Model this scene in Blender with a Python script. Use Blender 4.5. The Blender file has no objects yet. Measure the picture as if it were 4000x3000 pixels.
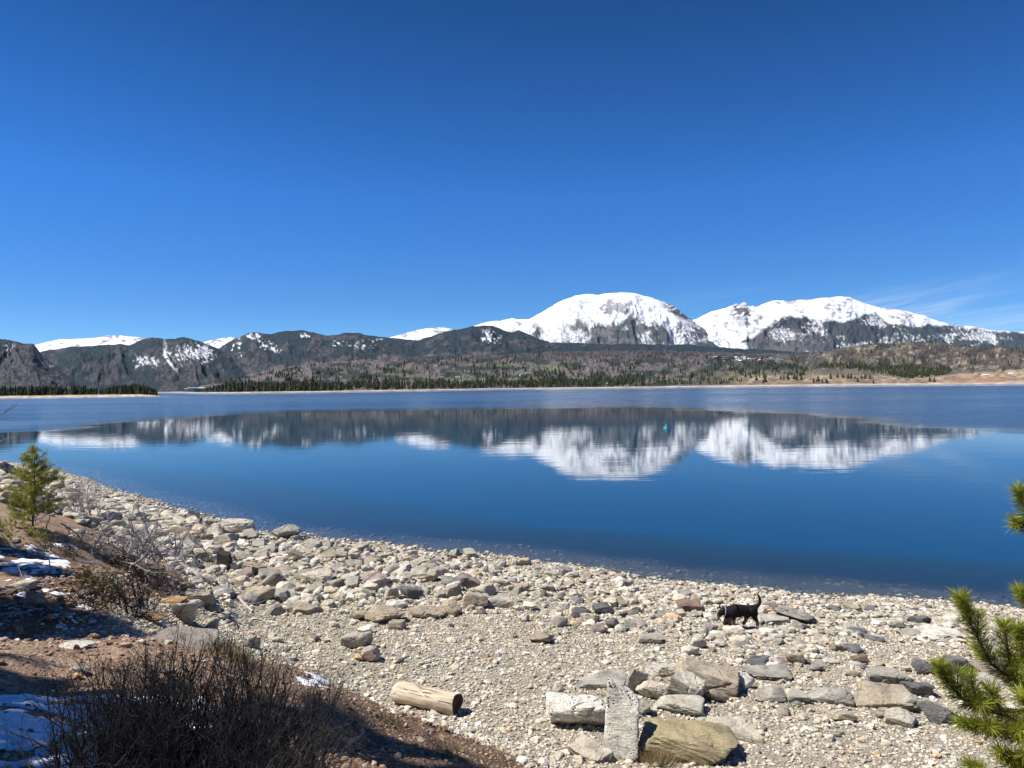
import bpy, bmesh, math, random
import numpy as np
from mathutils import Vector, Matrix, Euler
R_ = math.radians
rng = np.random.default_rng(7)
random.seed(7)
scene = bpy.context.scene
col_main = scene.collection

# ------------------------------------------------------------------ camera
FPX = 2773.0                       # focal length in photo pixels (photo 4000 x 3000)
cam_d = bpy.data.cameras.new('camera'); cam = bpy.data.objects.new('camera', cam_d); col_main.objects.link(cam)
cam_d.sensor_width = 36.0; cam_d.lens = 36.0 * FPX / 4000.0
cam_d.clip_start = 0.05; cam_d.clip_end = 60000
PITCH = R_(0.175); ROLL = R_(-0.70)
CM = Matrix.Rotation(math.pi/2 + PITCH, 4, 'X') @ Matrix.Rotation(ROLL, 4, 'Z')
cam.matrix_world = CM
scene.camera = cam
CR = np.array(CM.to_3x3())
WL = -6.6                          # water level; the camera is the origin

def ray(px, py):
    px = np.asarray(px, float); py = np.asarray(py, float)
    v = np.stack([(px-2000)/FPX, -(py-1500)/FPX, -np.ones_like(px+py)], -1) @ CR.T
    return v / v[..., 1:2]         # forward component = 1
def P(px, py, Y):
    return ray(px, py) * np.asarray(Y, float)[..., None]
def proj(p):
    q = np.asarray(p) @ CR
    w = np.maximum(-q[..., 2], 1e-3)
    return 2000 + q[..., 0]/w*FPX, 1500 - q[..., 1]/w*FPX

# ------------------------------------------------------------------ noise
def _h(ix, iy, seed):
    n = (ix.astype(np.int64)*374761393 + iy.astype(np.int64)*668265263 + seed*1274126177) & 0xffffffff
    n = ((n ^ (n >> 13)) * 1274126177) & 0xffffffff
    n = n ^ (n >> 16)
    return (n & 0xffffff) / float(0xffffff)
def vn(x, y, seed=0):
    x = np.asarray(x, float); y = np.asarray(y, float)
    x, y = np.broadcast_arrays(x, y)
    ix = np.floor(x); iy = np.floor(y); fx = x-ix; fy = y-iy
    fx = fx*fx*fx*(fx*(fx*6-15)+10); fy = fy*fy*fy*(fy*(fy*6-15)+10)
    ix = ix.astype(np.int64); iy = iy.astype(np.int64)
    a = _h(ix, iy, seed); b = _h(ix+1, iy, seed); c = _h(ix, iy+1, seed); d = _h(ix+1, iy+1, seed)
    return (a*(1-fx)+b*fx)*(1-fy) + (c*(1-fx)+d*fx)*fy
def fbm(x, y, oct=5, seed=0, gain=.5):
    x, y = np.broadcast_arrays(np.asarray(x, float), np.asarray(y, float)); s = 0; a = 1; t = 0
    for i in range(oct):
        s = s + a*vn(np.asarray(x)*2**i+i*17.3, np.asarray(y)*2**i-i*9.1, seed+i); t += a; a *= gain
    return s/t
def ridged(x, y, oct=4, seed=0):
    x, y = np.broadcast_arrays(np.asarray(x, float), np.asarray(y, float)); s = 0; a = 1; t = 0
    for i in range(oct):
        s = s + a*(1-np.abs(2*vn(np.asarray(x)*2**i+i*7.7, np.asarray(y)*2**i+i*3.1, seed+i)-1)); t += a; a *= .5
    return s/t
def sstep(a, b, x):
    t = np.clip((np.asarray(x, float)-a)/(b-a), 0, 1); return t*t*(3-2*t)
def lerp(a, b, t): return np.asarray(a)*(1-t) + np.asarray(b)*t

# ------------------------------------------------------------------ object helpers
def link(o, parent=None):
    col_main.objects.link(o)
    if parent is not None: o.parent = parent
    return o
def mesh_np(name, V, F, mats, parent=None, col=None, smooth=False, attrs=None, mat_idx=None):
    V = np.asarray(V, np.float32).reshape(-1, 3); F = np.asarray(F, np.int32)
    k = F.shape[1]
    me = bpy.data.meshes.new(name)
    me.vertices.add(len(V)); me.vertices.foreach_set('co', V.ravel())
    me.loops.add(F.size); me.loops.foreach_set('vertex_index', F.ravel())
    me.polygons.add(len(F)); me.polygons.foreach_set('loop_start', np.arange(0, F.size, k, dtype=np.int32))
    try: me.polygons.foreach_set('loop_total', np.full(len(F), k, np.int32))
    except Exception: pass
    me.polygons.foreach_set('use_smooth', np.full(len(F), bool(smooth)))
    if mat_idx is not None: me.polygons.foreach_set('material_index', np.asarray(mat_idx, np.int32))
    if col is not None:
        a = me.attributes.new('col', 'FLOAT_COLOR', 'POINT')
        c = np.ones((len(V), 4), np.float32); c[:, :3] = col; a.data.foreach_set('color', c.ravel())
    for n, v in (attrs or {}).items():
        a = me.attributes.new(n, 'FLOAT', 'POINT'); a.data.foreach_set('value', np.asarray(v, np.float32).ravel())
    for m in (mats if isinstance(mats, (list, tuple)) else [mats]): me.materials.append(m)
    me.update(calc_edges=True); me.validate()
    o = bpy.data.objects.new(name, me)
    return link(o, parent)
def tag(o, label=None, cat=None, group=None, kind=None):
    if label: o['label'] = label
    if cat: o['category'] = cat
    if group: o['group'] = group
    if kind: o['kind'] = kind
    return o
def empty(name, loc, label, cat, group=None):
    o = bpy.data.objects.new(name, None); link(o); o.location = [float(v) for v in loc]; o.empty_display_size = .2
    return tag(o, label, cat, group)
def grid_faces(nr, nc):
    i = np.arange(nr*nc).reshape(nr, nc)
    return np.stack([i[:-1, :-1], i[:-1, 1:], i[1:, 1:], i[1:, :-1]], -1).reshape(-1, 4)

# ------------------------------------------------------------------ node helper
class NT:
    def __init__(self, tree): self.t = tree
    def n(self, typ, ins=None, **props):
        nd = self.t.nodes.new(typ)
        for k, v in props.items(): setattr(nd, k, v)
        for k, v in (ins or {}).items(): self.set(nd.inputs[k], v)
        return nd
    def set(self, sock, v):
        if isinstance(v, bpy.types.NodeSocket): self.t.links.new(v, sock)
        elif isinstance(v, bpy.types.Node): self.t.links.new(v.outputs[0], sock)
        else:
            if sock.type == 'RGBA' and len(v) == 3: v = (*v, 1)
            sock.default_value = v
    def math(self, op, a, b=0.0, c=0.0, clamp=False):
        nd = self.t.nodes.new('ShaderNodeMath'); nd.operation = op; nd.use_clamp = clamp
        for i, v in enumerate((a, b, c)): self.set(nd.inputs[i], v)
        return nd.outputs[0]
    def mix(self, f, a, b, mode='MIX'):
        nd = self.t.nodes.new('ShaderNodeMix'); nd.data_type = 'RGBA'; nd.blend_type = mode
        self.set(nd.inputs[0], f); self.set(nd.inputs[6], a); self.set(nd.inputs[7], b)
        return nd.outputs[2]
    def ramp(self, f, stops, interp='LINEAR'):
        nd = self.t.nodes.new('ShaderNodeValToRGB'); cr = nd.color_ramp; cr.interpolation = interp
        while len(cr.elements) < len(stops): cr.elements.new(0.5)
        for e, (p, c) in zip(cr.elements, stops):
            e.position = p; e.color = (c, c, c, 1) if isinstance(c, (int, float)) else (*c, 1)
        self.set(nd.inputs[0], f); return nd.outputs[0]
    def rng(self, v, a, b, c=0.0, d=1.0, smooth=True):
        nd = self.t.nodes.new('ShaderNodeMapRange'); nd.interpolation_type = 'SMOOTHSTEP' if smooth else 'LINEAR'
        for i, x in enumerate((v, a, b, c, d)): self.set(nd.inputs[i], x)
        return nd.outputs[0]
    def noise(self, vec, scale, detail=4, rough=.55, dist=0.0):
        nd = self.n('ShaderNodeTexNoise', {'Scale': scale, 'Detail': detail, 'Roughness': rough, 'Distortion': dist})
        if vec is not None: self.set(nd.inputs['Vector'], vec)
        return nd
    def vor(self, vec, scale, feature='F1'):
        nd = self.n('ShaderNodeTexVoronoi', {'Scale': scale}, feature=feature)
        if vec is not None: self.set(nd.inputs['Vector'], vec)
        return nd
    def mapping(self, vec, scale=(1, 1, 1), rot=(0, 0, 0), loc=(0, 0, 0)):
        return self.n('ShaderNodeMapping', {'Vector': vec, 'Scale': scale, 'Rotation': rot, 'Location': loc}).outputs[0]
    def bump(self, h, strength=.5, dist=.01, normal=None):
        nd = self.n('ShaderNodeBump', {'Height': h, 'Strength': strength, 'Distance': dist})
        if normal is not None: self.set(nd.inputs['Normal'], normal)
        return nd.outputs[0]
def new_mat(name):
    m = bpy.data.materials.new(name); m.use_nodes = True
    m.node_tree.nodes.clear(); t = NT(m.node_tree)
    t.out = m.node_tree.nodes.new('ShaderNodeOutputMaterial')
    t.pos = m.node_tree.nodes.new('ShaderNodeNewGeometry').outputs['Position']
    return m, t
def finish(t, color, rough=.85, normal=None, spec=.25):
    b = t.n('ShaderNodeBsdfPrincipled', {'Base Color': color, 'Roughness': rough, 'Specular IOR Level': spec})
    if normal is not None: t.set(b.inputs['Normal'], normal)
    t.t.links.new(b.outputs[0], t.out.inputs[0]); return b
def simple_mat(name, c, rough=.8, var=.25, scale=8.0, bump=0.0, spec=.25):
    m, t = new_mat(name)
    nz = t.noise(t.pos, scale, 5).outputs[0]
    c2 = t.mix(1.0, c, t.ramp(nz, [(.25, 1-var), (.75, 1+var)]), 'MULTIPLY')
    finish(t, c2, rough, t.bump(nz, bump, .01) if bump else None, spec)
    return m
def attr_mat(name, rough=.9, var=.2, scale=.05):
    m, t = new_mat(name)
    a = t.n('ShaderNodeAttribute', attribute_name='col').outputs['Color']
    nz = t.noise(t.pos, scale, 3).outputs[0]
    finish(t, t.mix(1.0, a, t.ramp(nz, [(.3, 1-var), (.7, 1+var)]), 'MULTIPLY'), rough, None, .1)
    return m
SHALLOW, MID_W, DEEP = (.012, .018, .014), (.004, .033, .033), (.001, .034, .076)  # light lost and scattered in the lake, painted onto bed and stones
def under_water(t, c):
    """water takes the colour out of what lies deeper on the lake bed"""
    z = t.n('ShaderNodeSeparateXYZ', {0: t.pos}).outputs['Z']
    d = t.math('SUBTRACT', WL+.02, z)
    c = t.mix(t.rng(d, -.015, .02), c, t.mix(1.0, c, (.30, .29, .25), 'MULTIPLY'))
    c = t.mix(t.rng(d, .02, .42), c, SHALLOW)
    c = t.mix(t.rng(d, .25, 2.6, smooth=False), c, MID_W)
    return t.mix(t.rng(d, .8, 6.5, smooth=False), c, DEEP)
def rock_mat(name, source, lichen=0.0):
    m, t = new_mat(name)
    if source == 'attr': base = t.n('ShaderNodeAttribute', attribute_name='col').outputs['Color']
    else: base = t.n('ShaderNodeObjectInfo').outputs['Color']
    n1 = t.noise(t.pos, 3.1, 8, .62).outputs[0]
    n2 = t.noise(t.pos, 34, 5, .7).outputs[0]
    n3 = t.noise(t.mapping(t.pos, (6, 6, 22), (.35, .2, 0)), 1.0, 6, .65, .6).outputs[0]
    c = t.mix(1.0, base, t.ramp(n1, [(.3, .6), (.52, 1.0), (.72, 1.3)]), 'MULTIPLY')
    c = t.mix(.8, c, t.ramp(n2, [(.32, .6), (.5, 1.0), (.7, 1.25)]), 'MULTIPLY')
    c = t.mix(.55, c, t.ramp(n3, [(.36, .42), (.47, 1.0)]), 'MULTIPLY')
    warm = t.noise(t.pos, 1.7, 3).outputs[0]
    c = t.mix(t.rng(warm, .52, .72, 0, .35), c, t.mix(1.0, c, (1.12, .95, .72), 'MULTIPLY'))
    if lichen:
        v = t.vor(t.mapping(t.pos, (1, 1, 1.25)), 27).outputs['Distance']
        patch = t.noise(t.pos, 4.2, 4).outputs[0]
        big = t.noise(t.pos, 17, 2).outputs[0]
        spots = t.rng(t.math('ADD', t.math('ADD', v, t.math('MULTIPLY', n2, .5)), t.math('ADD', t.math('MULTIPLY', patch, -1.1), t.math('MULTIPLY', big, -.7))), -.36, -.50)
        c = t.mix(t.math('MULTIPLY', spots, lichen), c, (.035, .033, .03))
    h = t.math('ADD', t.math('MULTIPLY', n1, .6), t.math('ADD', t.math('MULTIPLY', n2, .25), t.math('MULTIPLY', n3, .5)))
    finish(t, under_water(t, c), .88, t.bump(h, 1.0, .05), .2)
    return m
# ------------------------------------------------------------------ near terrain
def hor(px): return 1533 - .01225*px
sh_px = [(0,1812),(110,1822),(203,1842),(362,1895),(502,1938),(705,1995),(845,2048),(995,2080),(1148,2092),(1546,2142),(1900,2172),
         (2207,2215),(2614,2270),(2939,2300),(3385,2346),(3700,2368),(4000,2388)]
SH = []
for a, b in sh_px:
    r = ray(a, b); SH.append((r * (WL / r[2]))[:2])
SH = [(-6000, 380), (-900, 300), (-220, 190), (-115, 120)] + [tuple(s) for s in SH if s[0] > -75] + [(19, 18.6), (30, 15.5), (60, 8), (140, -20), (900, -300), (6000, -2500)]
SH = np.array(sorted(SH))
def shore_y(x): return np.interp(x, SH[:, 0], SH[:, 1])
def shore_d(x, y):
    """signed distance to the waterline, positive inland"""
    x = np.asarray(x, float); y = np.asarray(y, float); d = np.full(np.broadcast(x, y).shape, 1e9)
    for (ax, ay), (bx, by) in zip(SH[:-1], SH[1:]):
        ex, ey = bx-ax, by-ay; L = ex*ex+ey*ey
        t = np.clip(((x-ax)*ex+(y-ay)*ey)/L, 0, 1)
        d = np.minimum(d, np.hypot(x-ax-t*ex, y-ay-t*ey))
    return np.where(y < shore_y(x), d, -d)
def beach(x, y):
    d = shore_d(x, y)
    up = .085*np.minimum(d, 34) + .5*sstep(34, 90, d)
    dn = -np.minimum(.07*(-d) + .004*np.minimum(-d, 40)**2, 9.5)
    return WL + np.where(d > 0, up, dn)
# bank control points: (px, py, depth) on the earth bank, (x, y, z) elsewhere
BK = [(200,2950,3.6),(1000,2950,4.0),(1800,2980,6.5),(200,2492,7.5),(0,2492,7.4),(450,2495,7.8),(700,2508,8.0),(880,2545,8.0),(1000,2575,8.1),(1200,2612,8.3),
      (1330,2692,8.5),(1400,2742,9.0),(1560,2795,9.7),(1750,2850,10.1),(1900,2900,10.4),(500,2650,6.0),(1000,2750,6.0),(200,2750,5.0),(1300,2850,6.3),(1600,2920,7.0),
      (1500,3000,5.2),(1150,2680,7.2),(100,2130,15.6),(127,2066,16.4),(0,2060,16.0),(0,2200,14.0),(150,2300,12.5),(100,2420,11.2),(300,2200,15.0),(450,2440,11.8),
      (450,2250,14.6),(600,2200,18.5),(560,2330,14.4),(700,2400,15.5),(300,2085,18.5),(0,1950,22),(0,1880,33),(0,1840,46),(300,1965,33),(500,2065,25.5),(600,2120,23.5)]
pts = [tuple(P(a, b, c)) for a, b, c in BK]
pts += [(0,0,-1.65),(-3,0,-1.5),(3,0,-1.8),(0,-6,-1.2),(-6,-4,-.8),(6,-4,-1.4),(-6,2.5,-1.55),(-9,6,-1.7),(-14,8,-1.6),(1,3,-2.35),(1.5,6,-3.95),(-.4,7.6,-4.1),
        (-7.2,10.0,-3.75),(-9.5,10.5,-3.5),(-4.8,10.3,-4.3),(-18,14,-2.4),(-25,22,-2.6),(-12,0,-1.0),(3,3,-2.5),(6,4,-3.6)]
zero = [(2,9.6),(4,9),(8,7),(12,5),(0,11.2),(-2.2,11.5),(0,13),(3,11),(6,12),(9,10),(12,12),(3,16),(6,16),(9,16),(12,16),(3,20),(8,19),(12,18),(0,17),(0,22),(-4,15),(-4,18),(-4,22),(-4,27),
        (-6.6,17.6),(-7.5,20),(-8,25),(-8,30),(-10.5,23),(-12,28),(-13,31),(-18,36),(-18,31),(-25,43),(-24,38),(-35,52),(-33,47),(-45,62),(20,10),(25,5),(20,0),(-45,50)]
CP = np.array([(x, y, z-float(beach(np.array(x), np.array(y)))) for x, y, z in pts] + [(x, y, 0.0) for x, y in zero])
def _k(r2): return np.where(r2 > 1e-12, .5*r2*np.log(np.maximum(r2, 1e-12)), 0)
_n = len(CP); A = np.zeros((_n+3, _n+3))
A[:_n, :_n] = _k((CP[:, None, 0]-CP[None, :, 0])**2 + (CP[:, None, 1]-CP[None, :, 1])**2) + np.eye(_n)*.25
A[:_n, _n] = 1; A[:_n, _n+1:] = CP[:, :2]; A[_n:, :_n] = A[:_n, _n:].T
W = np.linalg.solve(A, np.r_[CP[:, 2], 0, 0, 0])
def bank(x, y):
    x = np.asarray(x, float); y = np.asarray(y, float); sh = np.broadcast(x, y).shape
    x = np.broadcast_to(x, sh).ravel(); y = np.broadcast_to(y, sh).ravel(); o = np.zeros(len(x))
    for i in range(0, len(x), 40000):
        X = x[i:i+40000]; Y = y[i:i+40000]
        X = np.clip(X, -40, 24); Y = np.clip(Y, -5, 64)
        o[i:i+40000] = _k((X[:, None]-CP[None, :, 0])**2 + (Y[:, None]-CP[None, :, 1])**2) @ W[:_n] + W[_n] + W[_n+1]*X + W[_n+2]*Y
    o = np.maximum(o, 0) + .0
    d = shore_d(x, y)
    return (o*sstep(.3, 3.5, d)*(1-.8*sstep(60, 300, np.hypot(x, y)))).reshape(sh)
def soil(x, y, b=None):
    b = bank(x, y) if b is None else b
    edge = .28 + .5*(fbm(np.asarray(x)*.9, np.asarray(y)*.9, 4, 51)-.5)
    far = np.maximum(sstep(17.0, 21.0, np.asarray(y)), sstep(-8.4, -7.0, np.asarray(x))*sstep(9.4, 10.4, np.asarray(y)))
    return sstep(-.06, .12, b-edge-far*1.1)
def zg(x, y, detail=True):
    b = bank(x, y); z = beach(x, y) + b
    if detail:
        s = sstep(.2, .9, b)
        near = 1-sstep(30, 90, np.hypot(x, y))
        z = z + near*((fbm(np.asarray(x)*.45, np.asarray(y)*.45, 4, 3)-.5)*.16 + s*(fbm(np.asarray(x)*1.6, np.asarray(y)*1.6, 5, 9)-.5)*.22)
    return z
def hit(px, py, far=130.0):
    """the ground point seen at a photo pixel"""
    r = ray(px, py); ts = np.geomspace(1.8, far, 420)
    q = r[None, :]*ts[:, None]
    below = q[:, 2] < zg(q[:, 0], q[:, 1])
    i = int(np.argmax(below)) if below.any() else len(ts)-1
    if i == 0: return q[0]
    t2 = np.linspace(ts[i-1], ts[i], 24); q = r[None, :]*t2[:, None]
    j = int(np.argmax(q[:, 2] < zg(q[:, 0], q[:, 1])))
    return np.array([q[j, 0], q[j, 1], float(zg(q[j, 0], q[j, 1]))])

def axis(lim, s0, k, extra):
    v = [0.0]
    while v[-1] < lim: v.append(v[-1] + max(s0, k*v[-1]))
    return v + extra
xr = axis(60, .065, .0125, [75, 100, 150, 300, 900, 3000, 16000]); xl = axis(80, .065, .0125, [100, 150, 300, 900, 3000, 16000])
XS = np.array([-v for v in xl[::-1]] + xr[1:])
YS = np.array([-400, -60, -20, -10, -7, -5, -4, -3, -2.2, -1.6, -1.2, -.8, -.4] + axis(105, .055, .0095, [130, 180, 300, 700, 2000, 6000, 16000]))
gx, gy = np.meshgrid(XS, YS)
gb = bank(gx, gy); gz = zg(gx, gy); gs = soil(gx, gy, gb)

m_ground, t = new_mat('gravel_and_earth')
sa = t.n('ShaderNodeAttribute', attribute_name='soil').outputs['Fac']
v1 = t.vor(t.pos, 26); v2 = t.vor(t.pos, 60)
peb = [(0, (.24, .22, .18)), (.2, (.42, .375, .29)), (.4, (.52, .45, .32)), (.55, (.27, .26, .24)), (.7, (.50, .45, .35)), (.85, (.40, .30, .22)), (1, (.33, .33, .31))]
s1 = t.n('ShaderNodeSeparateColor', {0: v1.outputs['Color']}).outputs[0]
s2 = t.n('ShaderNodeSeparateColor', {0: v2.outputs['Color']}).outputs[0]
g1 = t.mix(1.0, t.ramp(s1, peb), t.ramp(v1.outputs['Distance'], [(.35, 1.0), (.75, .35)]), 'MULTIPLY')
g2 = t.mix(1.0, t.ramp(s2, peb), t.ramp(v2.outputs['Distance'], [(.35, 1.0), (.75, .4)]), 'MULTIPLY')
grav = t.mix(t.rng(t.noise(t.pos, 1.2, 4).outputs[0], .4, .6), g1, g2)
n1 = t.noise(t.pos, 2.2, 8, .65).outputs[0]; n2 = t.noise(t.pos, 24, 6, .7).outputs[0]
dk = t.rng(t.math('ADD', t.n('ShaderNodeSeparateXYZ', {0: t.pos}).outputs['X'], t.math('MULTIPLY', n1, .8)), -2.3, -.9)  # earth darkens to the right: shade beside the shrub put into its colour
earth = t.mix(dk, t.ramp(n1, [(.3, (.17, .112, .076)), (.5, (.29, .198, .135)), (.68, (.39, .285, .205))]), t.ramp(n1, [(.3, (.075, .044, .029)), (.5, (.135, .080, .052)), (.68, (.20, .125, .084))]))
earth = t.mix(.75, earth, t.ramp(n2, [(.3, .5), (.52, 1.0), (.72, 1.4)]), 'MULTIPLY')
earth = t.mix(t.math('MULTIPLY', t.rng(s2, .78, .8), t.rng(v2.outputs['Distance'], .6, .45)), earth, (.42, .30, .21))
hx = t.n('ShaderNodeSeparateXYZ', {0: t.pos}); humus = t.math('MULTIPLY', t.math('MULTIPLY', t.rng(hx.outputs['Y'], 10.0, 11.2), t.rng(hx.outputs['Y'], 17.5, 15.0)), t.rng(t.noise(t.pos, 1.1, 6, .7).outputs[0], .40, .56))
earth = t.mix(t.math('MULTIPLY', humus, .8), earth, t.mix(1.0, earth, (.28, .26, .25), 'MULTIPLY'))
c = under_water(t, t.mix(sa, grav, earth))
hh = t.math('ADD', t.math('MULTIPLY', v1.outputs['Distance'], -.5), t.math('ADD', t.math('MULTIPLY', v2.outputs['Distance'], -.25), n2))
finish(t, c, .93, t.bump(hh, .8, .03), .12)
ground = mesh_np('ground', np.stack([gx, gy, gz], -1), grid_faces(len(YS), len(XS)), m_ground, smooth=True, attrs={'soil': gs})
tag(ground, 'gravel beach and red brown earth bank running down under the lake', kind='structure')

# ------------------------------------------------------------------ water
m_water, t = new_mat('lake_water')
sep = t.n('ShaderNodeSeparateXYZ', {0: t.pos})
X, Y = sep.outputs['X'], sep.outputs['Y']
streak = t.noise(t.mapping(t.pos, (.004, .022, 1)), 1.0, 5, .6).outputs[0]
fine = t.noise(t.mapping(t.pos, (.05, .16, 1)), 1.0, 3, .6).outputs[0]
e = t.math('ADD', t.math('POWER', t.math('ABSOLUTE', t.math('DIVIDE', t.math('ADD', X, 12.0), 78.0)), 4.0), t.math('POWER', t.math('DIVIDE', Y, 216.0), 4.0))
e = t.math('ADD', e, t.math('MULTIPLY', t.math('SUBTRACT', streak, .5), .5))
e = t.math('ADD', e, t.math('MULTIPLY', t.math('SUBTRACT', fine, .5), .30))
tong = t.noise(t.mapping(t.pos, (.011, .055, 1), loc=(5, 1, 0)), 1.0, 5, .6).outputs[0]
e = t.math('ADD', e, t.math('MULTIPLY', t.math('SUBTRACT', tong, .5), 1.3))
ruf = t.rng(e, .70, 1.75)                                     # breeze beyond the calm bay
lanes = t.noise(t.mapping(t.pos, (.0012, .012, 1), loc=(3, 7, 0)), 1.0, 3, .5).outputs[0]
lan2 = t.noise(t.mapping(t.pos, (.006, .05, 1), loc=(1, 2, 0)), 1.0, 4, .6).outputs[0]
ruf2 = t.math('MULTIPLY', ruf, t.math('MULTIPLY', t.rng(lanes, .32, .62, .5, 1.0), t.rng(lan2, .3, .65, .6, 1.0)))
dist = t.rng(Y, 25.0, 150.0)
rip = t.noise(t.mapping(t.pos, (.55, 2.2, 1)), 1.0, 3, .5).outputs[0]
swell = t.noise(t.mapping(t.pos, (.10, .55, 1)), 1.0, 3, .5).outputs[0]
h = t.math('ADD', t.math('MULTIPLY', rip, .010), t.math('MULTIPLY', swell, .034))
h = t.math('ADD', h, t.math('MULTIPLY', ruf2, t.math('MULTIPLY', rip, 1.1)))
nrm = t.bump(h, .20, 1.0)
gl = t.n('ShaderNodeBsdfAnisotropic' if hasattr(bpy.types, 'ShaderNodeBsdfAnisotropic') else 'ShaderNodeBsdfGlossy', {'Color': (.92, .93, .92), 'Roughness': t.math('ADD', .004, t.math('MULTIPLY', ruf2, .30)), 'Normal': nrm})
tr = t.n('ShaderNodeBsdfTransparent', {'Color': (.86, .95, .97)})
fr = t.n('ShaderNodeFresnel', {'IOR': 1.33, 'Normal': nrm})
mx = t.n('ShaderNodeMixShader', {0: t.math('MULTIPLY', fr.outputs[0], t.math('SUBTRACT', 1.0, t.math('MULTIPLY', ruf2, .24))), 1: tr.outputs[0], 2: gl.outputs[0]})
t.t.links.new(mx.outputs[0], t.out.inputs[0])
wx = np.array([-16000, -3000, -400, -100, 0, 100, 400, 3000, 16000.]); wy = np.array([-300, 0, 60, 200, 800, 3000, 16000.])
a, b = np.meshgrid(wx, wy)
water = mesh_np('water', np.stack([a, b, np.full_like(a, WL)], -1), grid_faces(len(wy), len(wx)), m_water)
tag(water, 'still blue lake mirroring the mountains with a rippled band far out', kind='structure')
# ------------------------------------------------------------------ far land and mountains
m_far = attr_mat('far_slopes', .95, .18, .03)
def curve(pairs):
    a = np.array(sorted(pairs), float)
    return lambda px: np.interp(px, a[:, 0], a[:, 1])
def colpick(n, *stops):
    """blend colours along n"""
    xs = [s[0] for s in stops]; cs = np.array([s[1] for s in stops])
    return np.stack([np.interp(n, xs, cs[:, i]) for i in range(3)], -1)
SNOW = np.array((.74, .76, .80)); CONIFER = np.array((.014, .021, .025)); ASPEN = np.array((.112, .096, .096)); ROCKC = np.array((.076, .071, .077))  # conifer tone is bluish, with distance haze put into the colour
def cmix(a, b, t): return a*(1-t[..., None]) + b*t[..., None]
def ridge(label, sil, foot, R, D, paint, seed, rows=110, step=3.2, amp=.16, jag=1.6, gull=70., prof=.95, name='mountain'):
    s = curve(sil); f = curve(foot)
    pxs = np.arange(min(p[0] for p in sil), max(p[0] for p in sil)+step, step)
    t = np.linspace(0, 1, rows); tb = np.linspace(.08, 1, 9)
    PX, T = np.meshgrid(pxs, t)
    top = s(PX) + (fbm(PX/26, PX*0, 4, seed+40)-.5)*2*jag*2; ft = np.maximum(f(PX), top+4)
    r = R - D*(1-T)
    zt = ray(PX, top)[..., 2]*R; zf = ray(PX, ft)[..., 2]*(R-D)
    rel = zt-zf
    wx = PX/gull + (fbm(PX/90, T*3, 3, seed)-.5)*1.6 + T*.7
    gu = ridged(wx, T*1.4+seed, 6, seed+1)
    wgt = np.clip(T*4, 0, 1)*np.clip((1-T)*3.2, 0, 1)
    z = zf + rel*(T**prof + amp*(gu-.62)*wgt) + rel*.05*(fbm(PX/14, T*14, 4, seed+5)-.5)*wgt
    d = ray(PX, np.full_like(PX, 1500.)); d = d[..., :2]
    V = np.concatenate([d*r[..., None], z[..., None]], -1)
    PYv = proj(V)[1]
    col = paint(PX, PYv, T, gu, seed)
    rb = R + D*.8*tb
    dB = ray(pxs, np.full_like(pxs, 1500.))[:, :2]
    B = np.stack([np.concatenate([dB*q, (V[-1, :, 2]*(1-k) + WL*k)[:, None]], -1) for q, k in zip(rb, tb)])
    cb = np.repeat(col[-1:], len(tb), 0)
    V = np.concatenate([V, B]); C = np.concatenate([col, cb])
    o = mesh_np(name, V, grid_faces(V.shape[0], V.shape[1]), m_far, smooth=True, col=C.reshape(-1, 3))
    tag(o, label, kind='structure'); return o

def n2(PX, PY, sx, sy, seed, o=3): return fbm(PX/sx, PY/sy, o, seed)
def thr(a, b, n): return sstep(a, b, n)

def paint_snow(PX, PY, T, gu, seed):                          # open snowfields with a few rock bands
    rk = thr(.60, .70, n2(PX, PY, 22, 9, seed+2, 4)*.72 + gu*.28)
    c = cmix(np.broadcast_to(SNOW, PX.shape+(3,)), ROCKC*1.1, rk*.75)
    return c
def paint_buffalo(PX, PY, T, gu, seed):
    tree = curve([(1900,1255),(2050,1266),(2150,1264),(2250,1247),(2330,1262),(2420,1252),(2470,1228),(2560,1246),(2650,1262),(2720,1268),(2800,1300),(2900,1350)])(PX)
    tree = tree + (n2(PX, PY, 36, 60, seed+1)-.5)*46
    d = PY - tree
    rk = thr(.57, .66, n2(PX+PY*.4, PY, 20, 10, seed+2, 4)*.8 + .2*gu)
    core = np.exp(-((PX-2410)/75)**2-((PY-1200)/32)**2)
    rk = np.maximum(rk*.5, thr(.52, .60, core*.42 + n2(PX, PY, 13, 8, seed+8, 4)*.62))
    edge = thr(.5, .62, n2(PX, PY, 9, 5, seed+12)+.2*sstep(2560, 2640, PX)) * sstep(2560, 2630, PX)*(1-sstep(12, 30, PY-1170-(PX-2560)*.5))
    c = cmix(np.broadcast_to(SNOW, PX.shape+(3,)), ROCKC*1.25, np.maximum(rk*.75, edge))
    streak = n2(PX-PY*.25, PY, 5.5, 13, seed+4, 4); big = n2(PX, PY, 60, 40, seed+6)
    fo = sstep(-8, 22, d)
    snowin = thr(.45, .57, (1.02-gu)*.55 + streak*.28 + big*.22 + .04 - .10*sstep(40, 95, d))
    spec = thr(.40, .55, n2(PX, PY, 4.2, 4.2, seed+7, 2))
    fc = cmix(np.broadcast_to(CONIFER*1.25, PX.shape+(3,)), ROCKC, thr(.5, .62, n2(PX, PY, 50, 26, seed+9)))
    mixed = cmix(fc, SNOW*.93, snowin*(.26+.5*spec)+.06)
    c = cmix(c, mixed, fo*thr(.30, .45, n2(PX, PY, 6, 6, seed+11, 2)+sstep(0, 40, d)*.5))
    gl = np.exp(-((PX-2160-(PY-1290)*-.55)/22)**2)*sstep(1255, 1275, PY)*(1-sstep(1325, 1345, PY))
    c = cmix(c, SNOW*.95, gl*thr(.35, .5, n2(PX, PY, 9, 6, seed+14)))
    return c
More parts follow.
